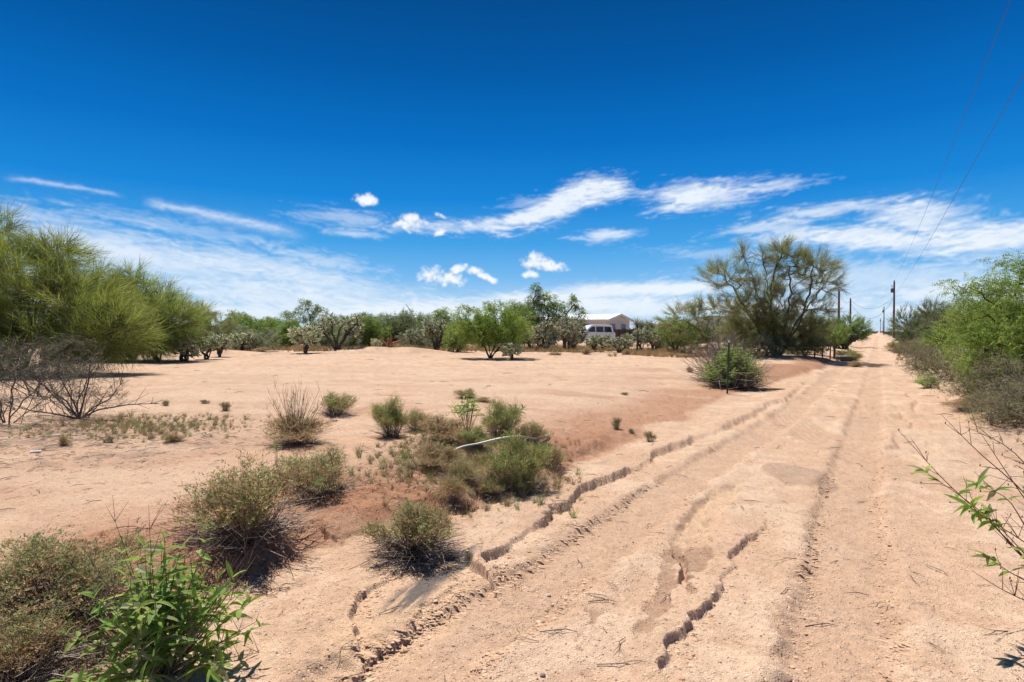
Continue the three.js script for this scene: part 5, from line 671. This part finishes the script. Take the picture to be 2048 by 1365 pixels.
for (const [x, z, turn, len, r, c, label, name] of [[-5.51, -7.03, 0.15, 0.11, 0.012, [0.8, 0.82, 0.85], 'small white tube of litter in the twig-strewn sand at left', 'litter_tube'], [-6.01, -7.96, 0.05, 0.2, 0.010, [0.55, 0.47, 0.38], 'bleached stick below the thorn bushes', 'bleached_stick']]) { const g = thing(name, label, name === 'litter_tube' ? 'litter' : 'stick', x, z, turn, undefined, r * 0.7); mesh('tube', mk((m) => m.tube([V(-len / 2, 0, 0), V(len / 2, 0.004, 0)], [r, r], 8, W1, true)), M(c, 0.5), g); }
// utility poles and wires
const poleWood = M([0.19, 0.09, 0.075], 0.95), grey = M([0.16, 0.13, 0.13], 0.5, { metalness: 0.4 }), wireM = M([0.05, 0.05, 0.055], 0.6), UP2 = 'wooden utility poles along the road';
function pole(label, x, z, h, tank) {
  const g = thing('utility_pole', label, 'utility pole', x, z, 0, UP2); mesh('shaft', mk((m) => m.tube([V(0, -0.3, 0), V(0, h * 0.5, 0), V(0, h, 0)], [0.24, 0.20, 0.16], 10, W1, true)), poleWood, g);
  if (tank) { const t = mesh('transformer', mk((m) => m.tube([V(-0.48, h - 2.4, 0.1), V(-0.48, h - 2.35, 0.1), V(-0.48, h - 1.55, 0.1), V(-0.48, h - 1.48, 0.1)], [0.24, 0.3, 0.3, 0.22], 12, W1, true)), grey, g); mesh('bushing', mk((m) => m.tube([V(-0.48, h - 1.5, 0.1), V(-0.48, h - 1.15, 0.1)], [0.06, 0.04], 7, W1, true)), grey, t); mesh('bracket', mk((m) => { m.box(-0.2, h - 1.8, 0.05, 0.4, 0.08, 0.06, W1); m.box(-0.2, h - 2.15, 0.05, 0.4, 0.08, 0.06, W1); }), grey, g); mesh('cutout', mk((m) => m.tube([V(-0.1, h - 1.25, 0.1), V(-0.45, h - 1.0, 0.1), V(-0.62, h - 0.75, 0.1), V(-0.7, h - 1.0, 0.1), V(-0.62, h - 1.2, 0.1)], [0.03, 0.03, 0.04, 0.03, 0.02], 6, W1, true)), grey, g); }
  mesh('insulator', mk((m) => m.tube([V(0, h, 0), V(0, h + 0.12, 0), V(0, h + 0.22, 0), V(0, h + 0.28, 0)], [0.05, 0.1, 0.1, 0.04], 8, W1, true)), grey, g);
  return { g, x, z, y: g.position.y, h };
}
const p1 = pole('tall utility pole with a transformer, right of the road', 81.4, -130, 12, true), p2 = pole('second transformer pole, farther down the road', 161.0, -264, 12, true), p3 = pole('third tiny transformer pole near the vanishing point', 295, -488, 12, true), p4 = pole('tiniest pole just right of the third near the vanishing point', 371, -610, 12, false), p5 = pole('left of the two short service poles left of the road, nearer and taller', 58.4, -109, 8.6, false), p6 = pole('right of the two short service poles left of the road', 76.0, -137, 8.6, false);
function wire(label, a, b, sag, r = 0.008) { const n = 40, pts = []; for (let k = 0; k <= n; k++) { const u = k / n; pts.push(V(mix(a[0], b[0], u), mix(a[1], b[1], u) - sag * 4 * u * (1 - u), mix(a[2], b[2], u))); } const o = mesh(numbered('overhead_wire'), mk((m) => m.tube(pts, pts.map(() => r), 5, W1)), wireM, scene); return tag(o, label, 'wire', 'overhead wires'); }
const top = (p, d) => [p.x, p.y + p.h - d, p.z];
const hind = (d) => { const s = -112, t = 2.7; return [s * RS + t * RC, 12 - d, -s * RC + t * RS]; };
wire('upper overhead wire rising from the tall pole to the top right of the sky', top(p1, -0.25), hind(-0.25), 2.5);
wire('lower overhead wire rising from the tall pole to the right picture edge', [p1.x + 0.2, p1.y + p1.h - 2.3, p1.z], hind(2.0), 2.4);
wire('upper service wire between the tall pole and the right short pole', top(p1, 3.2), top(p6, 0.3), 2.2, 0.025); wire('lower service wire between the tall pole and the right short pole', top(p1, 3.4), top(p6, 0.9), 4.0, 0.025);
wire('service wire between the two short poles', top(p6, 0.3), top(p5, 0.2), 1.2, 0.02); wire('long wire from the tall pole to the second transformer pole', top(p1, 5.5), top(p2, 3.5), 3.5, 0.025);
// house
{ const g = thing('house', 'pale single-storey house with a white low-pitched metal roof', 'house', 12.3, -80, 0); g.position.y -= 0.1; g.rotation.y = Math.atan2(0.8, 0.6) ; // gable wall runs along local +x from the near corner, the long wall along local +z
  const cream = M([0.66, 0.60, 0.50], 0.9), white = M([0.80, 0.81, 0.83], 0.45), trim = M([0.72, 0.72, 0.74], 0.6), dark = new THREE.MeshPhysicalMaterial({ color: new THREE.Color().setRGB(0.03, 0.035, 0.04), roughness: 0.08 }), curtain = M([0.30, 0.31, 0.30], 0.9);
  const gw = 7, L = 16, eh = 2.75, ph = 3.55, dz = -1;
  mesh('wall', mk((m) => { m.box(gw / 2, eh / 2, dz * L / 2, gw, eh, L, W1); const A = V(0, eh, 0), B = V(gw, eh, 0), C = V(gw / 2, ph - 0.12, 0); m.tri(A, B, C, W1); const o = V(0, 0, dz * L); m.tri(B.clone().add(o), A.clone().add(o), C.clone().add(o), W1); for (let k = 1; k < 18; k++) m.box(gw * k / 18, eh * 0.5, 0.012, 0.025, eh, 0.02, W1); for (let k = 1; k < 40; k++) m.box(-0.012, eh * 0.5, dz * L * k / 40, 0.02, eh, 0.025, W1); }), cream, g);
  const rf = mesh('roof', mk((m) => { for (const s of [-1, 1]) { const ex = s < 0 ? -0.45 : gw + 0.45, ey = eh - 0.05, c = (x, y, z) => V(x, y, z), z0 = 0.5, z1 = dz * L - 0.5; m.quad(c(ex, ey + 0.10, z0), c(gw / 2, ph + 0.12, z0), c(gw / 2, ph + 0.12, z1), c(ex, ey + 0.10, z1), W1); m.quad(c(ex, ey - 0.05, z1), c(gw / 2, ph - 0.03, z1), c(gw / 2, ph - 0.03, z0), c(ex, ey - 0.05, z0), W1); m.quad(c(ex, ey - 0.05, z0), c(gw / 2, ph - 0.03, z0), c(gw / 2, ph + 0.12, z0), c(ex, ey + 0.10, z0), W1); m.quad(c(ex, ey - 0.05, z1), c(ex, ey - 0.05, z0), c(ex, ey + 0.10, z0), c(ex, ey + 0.10, z1), W1); for (let k = 1; k < 26; k++) { const z = dz * L * k / 26; m.tube([c(ex, ey + 0.115, z), c(gw / 2, ph + 0.135, z)], [0.02, 0.02], 4, W1); } } }), white, g);
  mesh('fascia', mk((m) => { m.box(-0.47, eh - 0.02, dz * L / 2, 0.03, 0.26, L + 1, W1); for (const s of [-1, 1]) { const ex = s < 0 ? -0.47 : gw + 0.47; m.quad(V(ex, eh - 0.2, 0.52), V(gw / 2, ph - 0.14, 0.52), V(gw / 2, ph + 0.13, 0.52), V(ex, eh + 0.07, 0.52), W1); } }), trim, rf);
  const win = (x, z, w, h, y, face) => { const f = mesh('window', mk((m) => face ? m.box(x, y, 0.03, w + 0.16, h + 0.16, 0.05, W1) : m.box(-0.03, y, z, 0.05, h + 0.16, w + 0.16, W1)), trim, g); mesh('pane', mk((m) => { for (const s of [-1, 1]) face ? m.box(x + s * w * 0.25, y, 0.062, w * 0.47, h, 0.012, W1) : m.box(-0.062, y, z + s * w * 0.25, 0.012, h, w * 0.47, W1); }), dark, f); mesh('curtain', mk((m) => face ? m.box(x - w * 0.3, y, 0.066, w * 0.2, h * 0.96, 0.006, W1) : m.box(-0.067, y, z - w * 0.28, 0.006, h * 0.9, w * 0.3, W1)), curtain, f); };
  win(1.9, 0, 1.5, 1.35, 1.65, true); win(5.0, 0, 1.5, 1.35, 1.65, true); win(0, -3.4, 2.2, 1.2, 1.7, false); win(0, -8, 1.6, 1.1, 1.7, false); win(0, -12.5, 1.6, 1.1, 1.7, false);
}
{ const g = thing('storage_shed', 'pale shed roof showing behind the mesquites right of the yucca', 'shed', 18.6, -72, 0.3); mesh('wall', mk((m) => m.box(0, 1.0, 0, 4, 2.0, 3, W1)), M([0.45, 0.48, 0.5], 0.8), g); mesh('roof', mk((m) => { m.quad(V(-2.2, 2.0, 1.7), V(2.2, 2.0, 1.7), V(2.2, 2.35, -1.7), V(-2.2, 2.35, -1.7), W1); m.quad(V(-2.2, 1.9, 1.7), V(2.2, 1.9, 1.7), V(2.2, 2.0, 1.7), V(-2.2, 2.0, 1.7), W1); }), M([0.75, 0.76, 0.78], 0.5), g); }
// parked car
{ const g = thing('parked_car', 'white sport utility car with dark windows parked before the house', 'car', 7.95, -62, 0.26); g.position.y += 0.02;
  const paint = new THREE.MeshPhysicalMaterial({ color: new THREE.Color().setRGB(0.74, 0.76, 0.78), roughness: 0.35, clearcoat: 0.8, clearcoatRoughness: 0.1 }), glass = new THREE.MeshPhysicalMaterial({ color: new THREE.Color().setRGB(0.012, 0.014, 0.018), roughness: 0.06 }), rub = M([0.02, 0.02, 0.02], 0.9), rim = M([0.4, 0.4, 0.42], 0.35, { metalness: 0.8 }), red = M([0.45, 0.02, 0.02], 0.25), lampM = M([0.7, 0.7, 0.68], 0.15);
  const ext = (pts, w, b = 0.06) => { const s = new THREE.Shape(pts.map(([x, y]) => new THREE.Vector2(x, y))); const e = new THREE.ExtrudeGeometry(s, { depth: w - 2 * b, bevelEnabled: true, bevelSize: b, bevelThickness: b, bevelSegments: 3, steps: 1 }); e.translate(0, 0, -(w - 2 * b) / 2); return e; };
  const body = mesh('body', ext([[-2.3, 0.42], [2.3, 0.42], [2.32, 0.95], [2.26, 1.08], [1.0, 1.10], [-0.9, 1.14], [-2.1, 1.02], [-2.34, 0.85]], 1.86), paint, g); mesh('roof', ext([[-1.0, 1.08], [2.2, 1.06], [2.0, 1.74], [1.7, 1.80], [0.1, 1.82], [-0.15, 1.78]], 1.62, 0.08), paint, g);
  for (const s of [-1, 1]) { const wm = (pts) => mesh('window', mk((m) => { const q = pts.map(([x, y]) => V(x, y, s * (0.835 - 0.0 * (y - 1.1)))); s > 0 ? m.quad(q[0], q[1], q[2], q[3], W1) : m.quad(q[3], q[2], q[1], q[0], W1); const i = pts.map(([x, y]) => V(x, y, s * 0.80)); m.quad(q[0], q[1], i[1], i[0], W1); m.quad(q[2], q[3], i[3], i[2], W1); m.quad(q[1], q[2], i[2], i[1], W1); m.quad(q[3], q[0], i[0], i[3], W1); }), glass, g); wm([[-0.78, 1.17], [0.2, 1.17], [0.2, 1.70], [-0.12, 1.70]]); wm([[0.32, 1.17], [1.1, 1.17], [1.1, 1.70], [0.32, 1.70]]); wm([[1.2, 1.17], [2.02, 1.17], [1.88, 1.68], [1.2, 1.70]]);
    for (const x of [-1.45, 1.45]) { const w = mesh('wheel', mk((m) => m.tube([V(x, 0.36, s * 0.72), V(x, 0.36, s * 0.76), V(x, 0.36, s * 0.93), V(x, 0.36, s * 0.96)], [0.3, 0.36, 0.36, 0.3], 20, W1, true)), rub, g); mesh('rim', mk((m) => m.tube([V(x, 0.36, s * 0.955), V(x, 0.36, s * 0.975)], [0.22, 0.2], 14, W1, true)), rim, w); }
    mesh('taillight', mk((m) => m.box(2.36, 0.95, s * 0.78, 0.08, 0.34, 0.2, W1)), red, g); mesh('headlight', mk((m) => m.box(-2.36, 0.82, s * 0.68, 0.08, 0.16, 0.36, W1)), lampM, g); mesh('mirror', mk((m) => m.box(-0.75, 1.16, s * 1.03, 0.12, 0.16, 0.18, W1)), paint, g); }
  mesh('windscreen', mk((m) => { m.quad(V(-1.08, 1.16, 0.72), V(-0.23, 1.74, 0.62), V(-0.23, 1.74, -0.62), V(-1.08, 1.16, -0.72), W1); }), glass, g); mesh('rear_window', mk((m) => m.quad(V(2.27, 1.16, -0.68), V(2.1, 1.66, -0.62), V(2.1, 1.66, 0.62), V(2.27, 1.16, 0.68), W1)), glass, g); mesh('roof_rail', mk((m) => { for (const s of [-1, 1]) m.tube([V(0.2, 1.86, s * 0.62), V(1.7, 1.86, s * 0.62)], [0.025, 0.025], 6, W1, true); }), rub, g); mesh('bumper', mk((m) => { m.box(2.38, 0.55, 0, 0.12, 0.2, 1.7, W1); m.box(-2.4, 0.52, 0, 0.12, 0.2, 1.7, W1); }), rub, g); }
// board fence and railing
{ const g = thing('board_fence', 'reddish-brown board fence right of the parked car', 'fence', 13.2, -66, 0.05); const R = rng(88); mesh('boards', mk((m) => { for (let k = 0; k < 26; k++) m.box(-2 + k * 0.16, 0.78, 0, 0.145, 1.3 + 0.06 * R(), 0.025, tone(W1, 0.75 + 0.5 * R())); }), new THREE.MeshStandardMaterial({ color: new THREE.Color().setRGB(0.07, 0.04, 0.03), roughness: 0.9, vertexColors: true }), g); mesh('rail', mk((m) => { for (const y of [0.35, 1.15]) m.box(0, y, -0.045, 4.3, 0.09, 0.05, W1); }), postWood, g); for (const x of [-2.1, 0, 2.1]) mesh('post', mk((m) => m.box(x, 0.65, -0.1, 0.09, 1.5, 0.06, W1)), postWood, g); }
{ const g = thing('metal_railing', 'thin dark metal railing between the parked car and the house', 'railing', 9.8, -68, 0.05); const blk = M([0.03, 0.03, 0.03], 0.6); mesh('rail', mk((m) => { m.box(0, 1.35, 0, 6.2, 0.05, 0.05, W1); m.box(0, 0.2, 0, 6.2, 0.04, 0.04, W1); }), blk, g); mesh('bars', mk((m) => { for (let k = 0; k <= 48; k++) m.box(-3.1 + k * 6.2 / 48, 0.75, 0, k % 12 ? 0.02 : 0.05, 1.3, 0.02, W1); for (const x of [-3.1, 0, 3.1]) m.box(x, 0.1, 0, 0.06, 0.3, 0.06, W1); }), blk, g); }
// hill on the horizon
{ const m = new MB(), n = 60, ring = []; for (let k = 0; k <= n; k++) { const u = k / n, x = 470 + u * 560, h = 56 * Math.pow(Math.sin(u * Math.PI), 1.3) * (0.7 + 0.6 * fbm(u * 7, 2, 4, 95)); ring.push([V(x, -4, -2040), V(x + 10, h * 0.55, -2120), V(x + 10, h, -2200), V(x, -4, -2400)]); } for (let k = 0; k < n; k++) for (let j = 0; j < 3; j++) m.quad(ring[k][j], ring[k + 1][j], ring[k + 1][j + 1], ring[k][j + 1], tone([0.13, 0.13, 0.13], 0.85 + 0.3 * fbm(k * 0.6, j * 3, 3, 96))); const o = mesh('hill', m, bark, scene); o.userData = { kind: 'structure', label: 'low dark hill on the far horizon', category: 'hill' }; }
console.log('objects', scene.children.length);
renderer.render(scene, camera);
